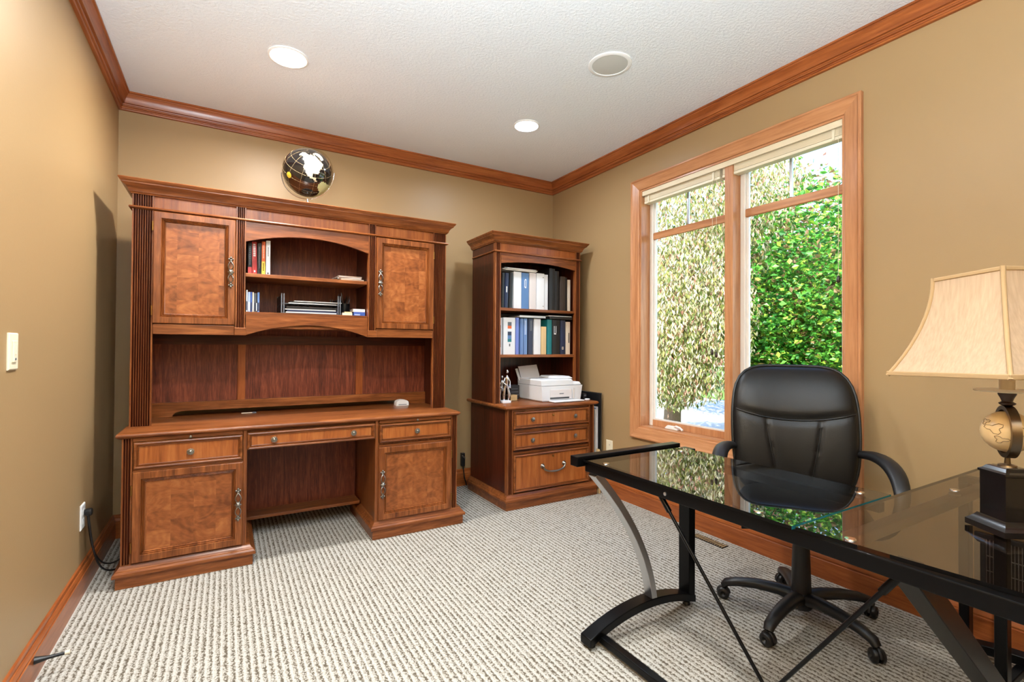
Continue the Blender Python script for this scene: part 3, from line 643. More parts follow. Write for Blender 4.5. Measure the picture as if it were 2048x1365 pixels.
B(2.275, 2.505, 3.265, 3.50, Z2+.2885, Z2+.312).build('cover', 'bk', t, bev=.003); m = B(2.265, 2.50, 3.268, 3.50, Z2+.3125, Z2+.317); rotz_pts(m, (2.39, 3.4), .03); m.build('sheet', 'paper', t)

# ------------------------------------------------------------------ on the file cabinet
pr_ = thing('inkjet_printer', 'white all-in-one printer with raised paper tray on the file cabinet', 'printer', (2.33, 3.30, DZ))
MB().loft([(2.135, 2.525, 3.150, 3.47, DZ+.002), (2.125, 2.540, 3.142, 3.48, DZ+.012), (2.112, 2.556, 3.135, 3.49, DZ+.126)]).build('body', 'printer', pr_)
MB().loft([(2.112, 2.448, 3.137, 3.49, DZ+.129), (2.108, 2.446, 3.137, 3.49, DZ+.168), (2.116, 2.440, 3.15, 3.48, DZ+.176)]).build('document_feeder', 'printer', pr_)
MB().loft([(2.450, 2.548, 3.140, 3.48, DZ+.129), (2.450, 2.540, 3.15, 3.48, DZ+.148), (2.454, 2.536, 3.16, 3.47, DZ+.152)]).build('feeder_tray', 'printer', pr_, 30, .003)
m = MB().loft([(2.30, 2.475, 3.17, 3.42, DZ+.178), (2.30, 2.47, 3.17, 3.42, DZ+.184), (2.31, 2.46, 3.2, 3.41, DZ+.196)]); m.build('input_guide', 'printer', pr_, 30, .002)
B(2.205, 2.435, 3.1325, 3.1370, DZ+.020, DZ+.096).build('output_slot', 'ltgrey' if False else 'offw', pr_, bev=.002)
B(2.200, 2.405, 3.130, 3.1335, DZ+.024, DZ+.036).build('roller_gap', 'dkgrey', pr_)
B(2.445, 2.468, 3.1315, 3.137, DZ+.020, DZ+.10).build('control_strip', 'printer2', pr_, bev=.002)
B(2.19, 2.515, 3.060, 3.137, DZ+.004, DZ+.013).build('output_tray', 'printer', pr_, bev=.003)
B(2.30, 2.345, 3.1310, 3.1330, DZ+.060, DZ+.066).build('printed_mark', 'grey', pr_)
tm = Matrix.Translation((2.24, 3.44, DZ+.16)) @ Matrix.Rotation(math.radians(-22), 4, 'X') @ Matrix.Rotation(math.radians(-4), 4, 'Y')
MB().obox(tm, -.125, .085, -.003, .003, 0, .125).build('paper_support', 'printer2', pr_, bev=.002)
MB().obox(Matrix.Translation((2.13, 3.46, DZ+.155)) @ Matrix.Rotation(math.radians(-24), 4, 'X') @ Matrix.Rotation(math.radians(-6), 4, 'Y'), -.03, -.005, -.004, .004, 0, .105).build('paper_guide', 'printer', pr_, bev=.002)
for c in pr_.children:                                  # fits between the bookcase sides
    for v in c.data.vertices: v.co.x = (2.112-2.33)+(v.co.x+2.33-2.112)*.90
fg = thing('couple_figurine', 'silvery abstract figurine of two dancers on a white plinth beside the printer', 'figurine', (1.862, 3.275, DZ))
B(1.828, 1.898, 3.235, 3.31, DZ, DZ+.018).build('base', 'bw', fg, bev=.002)
def figure(cx, cy, z, s, bend):
    P = lambda x, zz, y=0: (cx+x*s, cy+y*s, z+zz*s); m = MB()
    m.tube([P(-.02, 0), P(-.026, .05), P(-.016, .10), P(0, .135), P(bend*.3, .165), P(bend*.5, .19), P(bend*.6, .205), P(bend*.65, .215)], [.007*s, .014*s, .010*s, .016*s, .014*s, .020*s, .012*s, .005*s], 10)
    m.tube([P(.022, 0), P(.028, .05), P(.016, .10), P(0, .135)], [.006*s, .013*s, .010*s, .012*s], 10)
    m.tube([P(bend*.5-.015, .188), P(-.03, .15), P(.0, .12, -.02), P(.03, .105, -.02)], [.007*s, .006*s, .006*s, .005*s], 8)
    m.tube([P(bend*.5+.015, .188), P(.034, .155), P(.03, .115, -.01), P(.0, .10, -.02)], [.007*s, .006*s, .006*s, .005*s], 8)
    m.sphere(P(bend*.8, .242), .015*s, 12, 8, (.8, .8, 1.1))
    return m
figure(1.875, 3.272, DZ+.018, .92, .01).build('standing_dancer', 'chrome', fg, 60)
figure(1.842, 3.285, DZ+.018, .74, .006).build('smaller_dancer', 'steel', fg, 60)
t = thing('cardboard_box', 'small kraft cardboard box with a dark end beside the figurine', 'box', (2.0, 3.40, DZ))
B(1.972, 2.034, 3.37, 3.44, DZ, DZ+.044).build('carton', 'manila', t, bev=.001); B(1.945, 1.9715, 3.372, 3.438, DZ, DZ+.040).build('end_flap', 'brown', t, bev=.001)
t = thing('black_card_box', 'black patterned box behind the cardboard box on the file cabinet', 'box', (2.06, 3.49, DZ))
B(2.02, 2.105, 3.455, 3.53, DZ, DZ+.115).build('carton', 'dkgrey', t, bev=.002)
for k in range(3): B(2.026+k*.002, 2.098-k*.004, 3.4535, 3.4548, DZ+.03+k*.025, DZ+.038+k*.025).build('printed_band', 'grey', t)
t = thing('desk_gadget', 'small black gadget with a white disc at the right end of the file cabinet top', 'gadget', (2.568, 3.16, DZ))
MB().lathe([(.022, 0), (.023, .006), (.018, .010)], 20, (2.568, 3.14, DZ)).build('disc', 'bw', t, 40); B(2.553, 2.585, 3.17, 3.22, DZ, DZ+.050).build('case', 'bk', t, bev=.004)
B(2.557, 2.580, 3.1685, 3.170, DZ+.026, DZ+.040).build('screen', 'grey', t)
# standing between cabinet and wall
t = thing('art_portfolio', 'large black portfolio standing between the file cabinet and the right wall', 'portfolio', (2.650, 3.34, 0))
B(2.646, 2.660, 3.07, 3.60, .002, .81).build('cover', 'bk', t, bev=.004); B(2.6605, 2.6635, 3.07, 3.60, .004, .812).build('edge_strip', 'steel', t)
t = thing('document_folder', 'white and blue document folders wedged beside the file cabinet', 'folder', (2.628, 3.30, 0))
for k, (mt, h, y0) in enumerate((('paper', .68, 3.09), ('ltblue', .69, 3.10), ('bw', .70, 3.085), ('paper', .685, 3.095))): B(2.6185+k*.0062, 2.6225+k*.0062, y0, 3.52, .0025, h).build('folder_leaf', mt, t)
t = thing('manila_folders', 'short manila folders standing in front of the white document folders', 'folder', (2.628, 3.07, 0))
for k in range(3): B(2.617+k*.0075, 2.6225+k*.0075, 3.045+k*.003, 3.082, .002, .36-k*.012).build('folder_leaf', 'manila', t)

# ------------------------------------------------------------------ things in the hutch
def book(x0, x1, yf, z, h, mat, label, depth=.19, marks=(), lean=0, group='books on the hutch shelf'):
    t = thing('book', label, 'book', ((x0+x1)/2, yf+depth/2, z), group=group); tk = .0018
    c = MB().prism([(x0, yf+.002), ((x0+x1)/2, yf), (x1, yf+.002), (x1, yf+depth), (x1-tk, yf+depth), (x1-tk, yf+.004), (x0+tk, yf+.004), (x0+tk, yf+depth), (x0, yf+depth)], 'Z', z, z+h)
    p = MB().box(x0+tk, x1-tk, yf+.005, yf+depth-.004, z+.003, z+h-.003)
    L_ = [(c, 'cover', mat), (p, 'pages', 'paper')]
    for (u0, u1, v0, v1, mm) in marks: L_.append((MB().box(x0+(x1-x0)*u0, x0+(x1-x0)*u1, yf-.0008, yf+.003, z+h*v0, z+h*v1), 'spine_print', mm))
    for (mb, nm, mt) in L_:
        if lean: lean_pts(mb, (x0, 0, z), lean)
        mb.build(nm, mt, t)
    return t
YH, ZS = 3.268, 1.610
def letters(u0, u1, v0, v1, n, mt): return [(u0, u1, v0+(v1-v0)*k/n, v0+(v1-v0)*(k+.62)/n, mt) for k in range(n)]
book(.108, .128, YH, ZS, .186, 'bk', 'black paperback with a red foot at the left end of the hutch shelf', marks=[(0, 1, 0, .22, 'red')]+letters(.35, .65, .3, .9, 10, 'grey'))
book(.131, .156, YH, ZS, .194, 'red', 'red book with white lettering, leaning slightly, on the hutch shelf', marks=letters(.25, .75, .55, .95, 7, 'paper')+[(.35, .65, .06, .12, 'paper')], lean=-.02)
book(.159, .178, YH, ZS, .188, 'bk', 'black book with fine pale spine print between the red and orange books', marks=letters(.4, .6, .2, .9, 14, 'grey'))
book(.180, .199, YH, ZS, .200, 'orange', 'orange and yellow book on the hutch shelf', marks=[(0, 1, 0, .4, 'yellow')]+letters(.3, .7, .12, .36, 6, 'bk')+letters(.35, .65, .5, .9, 8, 'beige'))
book(.203, .226, YH, ZS, .208, 'bw', 'tall white book at the right end of the row on the hutch shelf', marks=letters(.4, .6, .55, .82, 8, 'dkgrey')+[(.3, .7, .03, .08, 'dkgrey')])
sheets('envelope_stack', .625, .775, 3.30, 3.46, ZS, [(0, 0, .008, .0, 'paper'), (.01, .0, .009, .1, 'beige'), (.005, .004, .007, -.08, 'paper'), (-.006, 0, .006, .12, 'offw'), (.0, 0, .004, .02, 'beige')], 'stack of envelopes and papers at the right of the upper hutch shelf', 'papers')
ZD = 1.380
for k, (a, b, h, mt, lb) in enumerate(((.101, .108, .134, 'bw', 'white disc case, first and tallest of the short row in the hutch'), (.110, .122, .122, 'ltblue', 'pale blue disc case in the short row in the hutch'), (.124, .131, .123, 'royal', 'blue disc case in the short row in the hutch'),
        (.133, .141, .122, 'beige', 'cream disc case in the short row in the hutch'), (.143, .150, .118, 'grey', 'grey disc case in the short row in the hutch'), (.152, .158, .117, 'dkgrey', 'dark disc case in the short row in the hutch'), (.160, .170, .123, 'steelb', 'steel blue disc case at the right end of the short row'))):
    t = thing('disc_case', lb, 'disc case', ((a+b)/2, 3.34, ZD), group='disc cases in the hutch')
    B(a, b, 3.262, 3.40, ZD, ZD+h).build('case', mt, t, bev=.0008); B(a+.001, b-.001, 3.2612, 3.263, ZD+h*.1, ZD+h*.5).build('spine_insert', 'bw' if k % 2 else 'navy', t)
lt = thing('letter_tray', 'two-tier black wire letter tray holding papers in the hutch', 'letter tray', (.46, 3.40, ZD))
for sx in (.290, .303, .620, .633):
    B(sx-.003, sx+.003, 3.262, 3.268, ZD, ZD+.126).build('upright', 'grey', lt); B(sx-.003, sx+.003, 3.53, 3.536, ZD, ZD+.126).build('upright', 'grey', lt)
for z in (.006, .064):
    fr = MB()
    fr.tube([(.288, 3.264, ZD+z), (.635, 3.264, ZD+z), (.635, 3.534, ZD+z), (.288, 3.534, ZD+z)], .003, 6, True)
    for k in range(9): fr.tube([(.31+k*.038, 3.264, ZD+z), (.31+k*.038, 3.534, ZD+z)], .0015, 5)
    fr.build('wire_tray', 'dkgrey', lt, 50)
    for sx in (.288, .635): B(sx-.001, sx+.001, 3.27, 3.53, ZD+z, ZD+z+.05).build('side_plate', 'bk', lt)
sheets('filed_papers', .315, .612, 3.270, 3.48, ZD+.0095, [(0, 0, .006, 0, 'paper'), (.005, 0, .012, .01, 'navy'), (-.004, 0, .005, -.01, 'paper'), (.003, 0, .016, .0, 'bk')], 'papers and dark folders in the lower tier of the letter tray', 'papers')
sheets('filed_magazines', .33, .612, 3.272, 3.48, ZD+.0675, [(0, 0, .004, 0, 'paper'), (.01, 0, .008, -.015, 'bk'), (.03, 0, .004, .02, 'paper')], 'papers in the upper tier of the letter tray', 'papers')
pc = thing('pen_cup', 'dark pen holder full of pens behind the blue box in the hutch', 'pen cup', (.700, 3.47, ZD))
MB().lathe([(.032, 0), (.034, .003), (.036, .095), (.033, .095), (.031, .006), (.0001, .006)], 20, (.700, 3.47, ZD)).build('cup', 'bk', pc, 40)
for k in range(7):
    a = k*2*PI/7+.4; r = .018; tp = (.700+(r+.022)*math.cos(a), 3.47+(r+.018)*math.sin(a), ZD+.15+.02*math.sin(5*k)); bt = (.700+r*.6*math.cos(a+PI), 3.47+r*.6*math.sin(a+PI), ZD+.010)
    MB().tube([bt, tuple(bt[i]*.1+tp[i]*.9 for i in range(3)), tp], [.0035, .0035, .0012], 6).build('pen', ['steel', 'bk', 'grey', 'navy', 'steel', 'bk', 'grey'][k], pc, 50)
t = thing('slip_box', 'royal blue box lying at the right end of the lower hutch shelf', 'box', (.758, 3.32, ZD)); B(.720, .793, 3.268, 3.37, ZD, ZD+.030).build('carton', 'royal', t, bev=.001); B(.724, .760, 3.2672, 3.269, ZD+.008, ZD+.016).build('printed_mark', 'ltblue', t)
t = thing('white_booklet', 'white booklet lying on top of the royal blue box', 'booklet', (.758, 3.32, ZD+.0305)); B(.715, .792, 3.270, 3.375, ZD+.0305, ZD+.033).build('cover', 'beige', t); B(.717, .792, 3.271, 3.374, ZD+.0332, ZD+.047).build('pages', 'paper', t); B(.715, .792, 3.270, 3.375, ZD+.0472, ZD+.0495).build('cover', 'bw', t)
t = thing('card_box', 'low tan card box between the letter tray and the blue box', 'box', (.682, 3.32, ZD)); B(.648, .712, 3.275, 3.36, ZD, ZD+.022).build('carton', 'beige', t, bev=.001); m = B(.665, .712, 3.29, 3.38, ZD+.0224, ZD+.030); m.build('lid', 'manila', t)
# on the credenza top
t = thing('wireless_router', 'low white domed device at the back of the credenza top', 'router', (1.112, 3.475, DZ))
MB().prism([(1.066+.046*(1-math.cos(PI*k/14)), DZ+.042*math.sin(PI*k/14)**.45) for k in range(15)], 'Y', 3.452, 3.512).build('shell', 'matte_white', t, 40); B(1.082, 1.142, 3.4512, 3.4522, DZ+.006, DZ+.010).build('vent_line', 'grey', t)
t = thing('cable_end', 'short grey cable end lying at the back of the credenza top', 'cable', (.12, 3.50, DZ)); MB().tube([(.09, 3.505, DZ+.004), (.12, 3.50, DZ+.004), (.155, 3.503, DZ+.004)], .003, 6).build('wire', 'ivory', t, 50); B(.150, .172, 3.498, 3.508, DZ+.0005, DZ+.0085).build('connector', 'grey', t)

# ------------------------------------------------------------------ globe on top of the hutch
GR = .150; GC = Vector((.440, 3.34, 2.293))
gl = thing('desk_globe', 'black ocean globe in a clear meridian ring on top of the hutch', 'globe', (GC.x, GC.y, 2.054))
MT['ocean'] = plain('black_ocean', (16, 14, 14), .12, coat=.6)
for i, c in enumerate([(204, 190, 158), (196, 172, 128), (176, 184, 134), (196, 164, 146), (206, 202, 194)]): MT['land%d' % i] = plain('map_land_%d' % i, c, .35)
LON0 = -105
ang0 = math.atan2(-GC.y, -GC.x)+math.radians(6)      # the Americas face the room
TIP = Matrix.Rotation(ang0, 3, 'Z') @ Matrix.Rotation(math.radians(-8), 3, 'X') @ Matrix.Rotation(math.radians(46), 3, 'Y')   # the north pole tips toward the room
def gp(lon, lat, r):
    a, b = math.radians(lon-LON0), math.radians(lat)
    return tuple(GC+TIP @ Vector((r*math.cos(b)*math.cos(a), r*math.cos(b)*math.sin(a), r*math.sin(b))))
sp = MB().sphere((0, 0, 0), GR, 48, 32); sp.v = [tuple(GC+Vector(p)) for p in sp.v]
sphere_o = sp.build('sphere', 'ocean', gl, 60)
def inside(pt, poly):
    x, y = pt; r = False; j = len(poly)-1
    for i in range(len(poly)):
        if (poly[i][1] > y) != (poly[j][1] > y) and x < (poly[j][0]-poly[i][0])*(y-poly[i][1])/(poly[j][1]-poly[i][1])+poly[i][0]: r = not r
        j = i
    return r
LANDS = [('land0', [(-168, 66), (-158, 71), (-130, 70), (-115, 74), (-95, 72), (-82, 74), (-66, 62), (-56, 52), (-66, 45), (-74, 40), (-81, 31), (-80, 25), (-84, 30), (-92, 29), (-97, 26), (-97, 20), (-88, 21), (-88, 16), (-83, 10), (-78, 8), (-86, 11), (-95, 16), (-105, 20), (-110, 24), (-115, 31), (-121, 35), (-124, 42), (-124, 48), (-133, 56), (-148, 60), (-160, 56), (-164, 60)]),
         ('land2', [(-78, 8), (-70, 12), (-60, 8), (-50, 1), (-35, -6), (-39, -15), (-48, -26), (-57, -36), (-66, -45), (-68, -54), (-74, -48), (-72, -30), (-70, -18), (-80, -5)]),
         ('land4', [(-55, 60), (-42, 60), (-22, 70), (-20, 78), (-40, 83), (-62, 81), (-68, 76), (-54, 69)]),
         ('land1', [(-100, 76), (-80, 76), (-66, 80), (-70, 83), (-92, 82)]),
         ('land3', [(-17, 15), (-10, 30), (0, 36), (30, 32), (50, 12), (40, -10), (25, -34), (14, -18), (8, 4), (-8, 5)]),
         ('land1', [(115, -22), (130, -12), (142, -11), (152, -26), (140, -37), (116, -34)])]
for mt, poly in LANDS:
    m = MB(); st = 3
    lo0, lo1 = min(p[0] for p in poly), max(p[0] for p in poly); la0, la1 = min(p[1] for p in poly), max(p[1] for p in poly)
    lo = lo0
    while lo < lo1:
        la = la0
        while la < la1:
            if inside((lo+st/2, la+st/2), poly):
                q = [(lo, la), (lo+st, la), (lo+st, la+st), (lo, la+st)]
                m.add([gp(a, b, GR*1.004) for a, b in q], [(0, 1, 2, 3)])
            la += st
        lo += st
    m.build('continent', mt, sphere_o, 60)
m = MB()
for la in (-40, -20, 0, 20, 40): m.tube([gp(lo, la, GR*1.0) for lo in range(-180, 180, 8)], .0003, 4, True)
for lo in range(-180, 180, 30): m.tube([gp(lo, la, GR*1.0) for la in range(-80, 81, 8)], .0003, 4)
m.build('graticule', 'manila', sphere_o)
m = MB(); c0 = gp(-150, 2, GR*1.003); m.add([c0]+[gp(-150+7*math.cos(a*PI/9), 2+7*math.sin(a*PI/9), GR*1.004) for a in range(18)], [(0, 1+k, 1+(k+1) % 18) for k in range(18)]); m.build('map_legend', 'yellow', sphere_o)
MT['acrylic'] = glass('clear_acrylic', (.93, .92, .88), 1.45)
side = Vector((.862, -.507, 0))
RM = GR+.009
m = MB(); ring = []
for k in range(48):
    a = 2*PI*k/48; ring.append(tuple(GC+(side*math.cos(a)+Vector((0, 0, 1))*math.sin(a))*RM))
m.tube(ring, .008, 8, True, flat=(1, .5)); m.build('meridian_ring', 'acrylic', gl, 60)
arc = [tuple(GC+(side*math.cos(a)+Vector((0, 0, 1))*math.sin(a))*(GR+.019)) for a in [math.radians(180+180*k/30) for k in range(31)]]
MB().tube(arc, .0025, 8).build('cradle_wire', 'chrome', gl, 60)
MB().lathe([(.070, 0), (.070, .004), (.060, .007), (.012, .016), (.007, .030), (.007, GC.z-GR-.019-2.0545)], 32, (GC.x, GC.y, 2.0545)).build('foot', 'chrome', gl, 40)

# ------------------------------------------------------------------ ceiling fittings
def downlight(x, y, lens, label, r=.100, color=(1, 1, 1), power=14):
    t = thing('recessed_light', label, 'ceiling light', (x, y, CZ), group='recessed ceiling lights')
    MB().lathe([(r, CZ), (r, CZ-.005), (r*.90, CZ-.009), (r*.86, CZ-.006), (r*.86, CZ)], 40, (x, y, 0)).build('trim_ring', 'matte_white', t, 50)
    MB().lathe([(.0001, CZ-.022), (r*.35, CZ-.020), (r*.65, CZ-.013), (r*.84, CZ-.004), (r*.84, CZ-.001)], 32, (x, y, 0)).build('lens', lens, t, 60)
    lp = bpy.data.lights.new('bulb', 'AREA'); lp.shape = 'DISK'; lp.size = r*1.5; lp.energy = power; lp.color = color; lp.spread = math.radians(165)
    lo = bpy.data.objects.new('bulb', lp); COL.objects.link(lo); lo.parent = t; lo.location = (0, 0, -.026)
    return t
downlight(.274, 2.861, 'lens1', 'large warm recessed ceiling light above the hutch', .102, CAN_WARM, 30)
downlight(1.803, 2.884, 'lens2', 'smaller cool-white recessed ceiling light near the bookcase', .092, CAN_COOL, 12)
downlight(.16, 1.42, 'lens1', 'unseen extra recessed ceiling light added on the left as fill', .100, CAN_WARM, 30)  # extra fitting added out of view to brighten the left wall
tz = thing('fill_torchiere', 'unseen white bowl uplighter added by the left wall to brighten the room', 'added fill light', (-.30, -.30, 0))  # uplighter added out of view as fill for ceiling and walls
MB().lathe([(.14, 0), (.14, .012), (.10, .022), (.02, .03), (.012, .04)], 32, (-.30, -.30, 0)).build('base', 'blackp', tz, 40)
MB().lathe([(.012, .03), (.012, 1.42)], 14, (-.30, -.30, 0)).build('pole', 'blackp', tz, 40)
MB().lathe([(.015, 1.40), (.08, 1.42), (.17, 1.46), (.21, 1.52), (.206, 1.52), (.165, 1.466), (.07, 1.43), (.0001, 1.425)], 40, (-.30, -.30, 0)).build('bowl', 'matte_white', tz, 50)
ul = bpy.data.lights.new('fill_uplight', 'AREA'); ul.shape = 'DISK'; ul.size = .34; ul.energy = FILL_POWER; ul.color = (.76, .90, 1.0)
uo = bpy.data.objects.new('fill_uplight', ul); COL.objects.link(uo); uo.parent = tz; uo.location = (0, 0, 1.49); uo.rotation_euler = (PI, 0, 0)
t = thing('ceiling_speaker', 'round flush ceiling speaker with grey grille', 'speaker', (1.802, 2.022, CZ))
MB().lathe([(.118, CZ), (.118, CZ-.004), (.112, CZ-.007), (.098, CZ-.007), (.096, CZ-.003)], 48, (1.802, 2.022, 0)).build('rim', 'matte_white', t, 50)
MB().lathe([(.0001, CZ-.007), (.06, CZ-.0065), (.096, CZ-.004), (.096, CZ-.001)], 48, (1.802, 2.022, 0)).build('grille', 'grille', t, 60)

# ------------------------------------------------------------------ wall fittings
def plate_left(y, z, w_, h):
    return MB().loft([(0, w_, 0, h, 0), (0, w_, 0, h, .003), (.003, w_-.003, .003, h-.003, .006)]), y, z
def wall_plate(x, s, yc, zc, w_, h):
    """bevelled plate on a wall at x; s = +1 faces +X, -1 faces -X"""
    m = MB(); p = [(0, .0), (0, .003), (.004, .006)]; vs = []; fs = []
    for (i, o) in p: vs += [(x+s*o, yc-w_/2+i, zc-h/2+i), (x+s*o, yc+w_/2-i, zc-h/2+i), (x+s*o, yc+w_/2-i, zc+h/2-i), (x+s*o, yc-w_/2+i, zc+h/2-i)]
    for k in range(2):
        for i in range(4): j = (i+1) % 4; fs.append((4*k+i, 4*k+j, 4*k+4+j, 4*k+4+i))
    fs.append((8, 9, 10, 11)); fs.append((3, 2, 1, 0))
    if s < 0: fs = [tuple(reversed(f)) for f in fs]
    return m.add(vs, fs)
t = thing('light_switch', 'ivory dimmer switch plate on the left wall', 'switch', (LX, 2.133, 1.105))
wall_plate(LX, 1, 2.133, 1.164, .078, .118).build('plate', 'ivory', t, 30); B(LX+.006, LX+.010, 2.117, 2.149, 1.13, 1.198).build('paddle', 'ivory', t, bev=.001); B(LX+.010, LX+.013, 2.131, 2.135, 1.155, 1.185).build('slider', 'beige', t); MB().lathe([(.004, 0), (.004, .0015)], 10, (LX+.0115, 2.133, 1.140), 'X').build('indicator', 'grey', t)
t = thing('wall_outlet', 'white outlet plate with a black plug on the left wall', 'outlet', (LX, 3.06, .30))
wall_plate(LX, 1, 3.06, .362, .078, .118).build('plate', 'white', t, 30)
for z in (.340, .384): B(LX+.006, LX+.008, 3.044, 3.076, z-.014, z+.014).build('receptacle', 'white', t, bev=.001)
t = thing('wall_outlet', 'ivory outlet plate on the right wall below the window corner', 'outlet', (RX, 3.0, .32))
wall_plate(RX, -1, 3.0, .378, .074, .116).build('plate', 'ivory', t, 30)
for z in (.356, .400): B(RX-.008, RX-.006, 2.984, 3.016, z-.014, z+.014).build('receptacle', 'ivory', t, bev=.001)
for z in (.356, .400): B(RX-.0088, RX-.008, 2.992, 2.995, z-.005, z+.005).build('slot', 'dkgrey', t)
t = thing('plug_and_cable', 'black plug and cord hanging from the left outlet to the floor behind the credenza', 'cord', (LX+.02, 3.06, .35))
MB().lathe([(.014, 0), (.018, .004), (.018, .022), (.012, .030)], 14, (LX+.038, 3.066, .378), 'X').build('plug', 'blackp', t, 40)
MB().tube(bez((LX+.022, 3.066, .372), (LX+.045, 3.07, .10), (LX+.06, 3.12, .03), (LX+.13, 3.30, .006), 18), .0045, 7).build('cord', 'blackp', t, 60)
MB().tube(bez((LX+.018, 3.072, .370), (LX+.03, 3.09, .15), (LX+.05, 3.16, .04), (LX+.10, 3.42, .006), 18), .004, 7).build('cord', 'blackp', t, 60)
t = thing('power_adapter', 'black plug-in adapter with silver connectors on the wall between hutch and bookcase', 'adapter', (1.75, 3.78, .16))
B(1.735, 1.765, 3.775, BY-.001, .17, .28).build('body', 'bk', t, bev=.004)
for k in range(3): MB().lathe([(.005, 0), (.006, .012), (.003, .016)], 8, (1.738+k*.011, 3.775, .262-.012*k), 'Y').build('connector', 'steel', t)
MB().tube([(1.752, 3.785, .17), (1.758, 3.775, .08), (1.775, 3.765, .012)], .005, 7).build('cable', 'bk', t, 60)
t = thing('door_stop', 'black spring door stop with a white tip on the left baseboard', 'door stop', (LX+.018, 2.34, .07))
MB().tube([(LX+.0185, 2.33, .075), (LX+.036, 2.331, .075), (LX+.055, 2.332, .075), (LX+.098, 2.335, .075)], [.013, .010, .0065, .0055], 12).build('spring', 'blackp', t, 50); MB().tube([(LX+.098, 2.335, .075), (LX+.112, 2.336, .075)], .0075, 12).build('tip', 'ivory', t, 50)
for (x, lb) in ((1.545, 'tiny screw anchor in the back wall right of the hutch'), (1.585, 'tiny screw anchor in the back wall left of the bookcase')):
    one('wall_anchor', MB().lathe([(.005, 0), (.005, .004), (.003, .006), (.0001, .006)], 10, (x, BY, 1.72), 'Y'), 'ivory', lb, 'screw', (x, BY, 1.715))
t = thing('floor_register', 'brown metal floor register along the window wall', 'register', (2.565, 1.97, 0))
B(2.545, 2.605, 1.86, 2.09, .0005, .004).build('frame', 'bk', t, bev=.001)
for k in range(14): B(2.550, 2.600, 1.868+k*.0158, 1.8715+k*.0158, .0042, .0065).build('fin', 'manila', t)
t = thing('return_grille', 'dark framed mesh return grille low on the right wall under the desk', 'grille', (RX, .53, .15))
fr = MB(); fr.box(RX-.018, RX-.0005, .30, .77, .15, .17).box(RX-.018, RX-.0005, .30, .77, .42, .44).box(RX-.018, RX-.0005, .30, .325, .17, .42).box(RX-.018, RX-.0005, .735, .77, .17, .42); fr.build('frame', 'dkgrey', t, bev=.002)
B(RX-.004, RX-.001, .325, .735, .17, .42).build('backing', 'brown', t)
m = MB()
for k in range(40): m.box(RX-.012, RX-.010, .327+k*.0104, .3295+k*.0104, .17, .42)
for k in range(3): m.box(RX-.0125, RX-.0095, .325, .735, .23+k*.06, .234+k*.06)
o = m.build('mesh', 'steel', t); o['kind'] = 'stuff'

# ------------------------------------------------------------------ glass corner desk
GZ = .742; gt = .009
gd = thing('glass_corner_desk', 'black framed L-shaped glass corner desk with a curved steel leg', 'desk', (1.6, .9, 0))
def slab(poly, z0, z1, name, mat, edge=None):
    m = MB(); m.prism(poly, 'Z', z0, z1)
    if edge:
        m.mi = [0, 0]+[1 if k in edge[1] else (0 if k == 1 else 2) for k in range(len(m.f)-2)]; return m.build(name, [mat, edge[0], 'black'], gd)
    return m.build(name, mat, gd)
slab([(1.232, .702), (1.768, .702), (1.768, 1.528), (1.232, 1.528)], GZ-gt, GZ, 'glass_top', 'glassL', ('edge', (0,)))
cpoly = [(1.236, .694), (1.246, .56), (1.252, .50), (1.260, .41), (1.266, .33), (1.275, .25), (1.30, .17), (1.34, .12), (1.40, .09), (2.60, .09), (2.60, .694)]
slab(cpoly, GZ-gt, GZ, 'glass_top', 'glassC', ('edge', ()))
# beams
def beam(x0, x1, y0, y1, z0, z1, name='beam', mat='black'): return B(x0, x1, y0, y1, z0, z1).build(name, mat, gd, bev=.003)
beam(1.242, 1.284, .14, 1.532, GZ-gt-.040, GZ-gt-.002)
beam(1.690, 1.722, .70, 1.532, GZ-gt-.036, GZ-gt-.006)
beam(1.205, 1.800, 1.534, 1.580, .712, .752, 'end_bar')
beam(1.284, 2.58, .606, .640, GZ-gt-.036, GZ-gt-.006, 'cross_beam', 'steel')
beam(1.30, 2.56, .16, .20, GZ-gt-.040, GZ-gt-.004)
beam(2.52, 2.56, .20, .68, GZ-gt-.040, GZ-gt-.004)
for (x, y) in ((1.263, 1.43), (1.263, .81), (1.268, .585), (1.706, .76), (2.00, .623), (1.706, 1.45)):
    MB().lathe([(.015, GZ-gt-.012), (.015, GZ-gt-.0005)], 20, (x, y, 0)).build('standoff', 'steel', gd, 40)
    MB().lathe([(.013, GZ+.0003), (.012, GZ+.0025), (.0001, GZ+.003)], 20, (x, y, 0)).build('pad', 'chrome', gd, 40)
# end frame: arched foot, curved steel leg, upright
def foot(p0, p1, rise, w_, h, name='foot'):
    a, b = Vector(p0), Vector(p1); d = (b-a); L_ = d.length; d.normalize(); n = Vector((-d.y, d.x, 0)); m = MB(); K = 14; vs = []; fs = []
    for i in range(K+1):
        u = i/K; c = a+d*L_*u; z = rise*(1-(2*u-1)**2)+.012
        for (s_, zz) in ((-1, z), (1, z), (1, z+h), (-1, z+h)): q = c+n*(s_*w_/2); vs.append((q.x, q.y, zz))
    for i in range(K):
        for k in range(4): j = (k+1) % 4; fs.append((4*i+k, 4*i+4+k, 4*i+4+j, 4*i+j))
    fs.append((0, 1, 2, 3)); fs.append((4*K+3, 4*K+2, 4*K+1, 4*K))
    f = m.add(vs, fs).build(name, 'black', gd, 30, .003)
    for e in (a+d*.03, b-d*.03): MB().lathe([(.016, 0), (.018, .004), (.014, .014)], 14, (e.x, e.y, 0)).build('glide', 'blackp', f, 40)
    return f
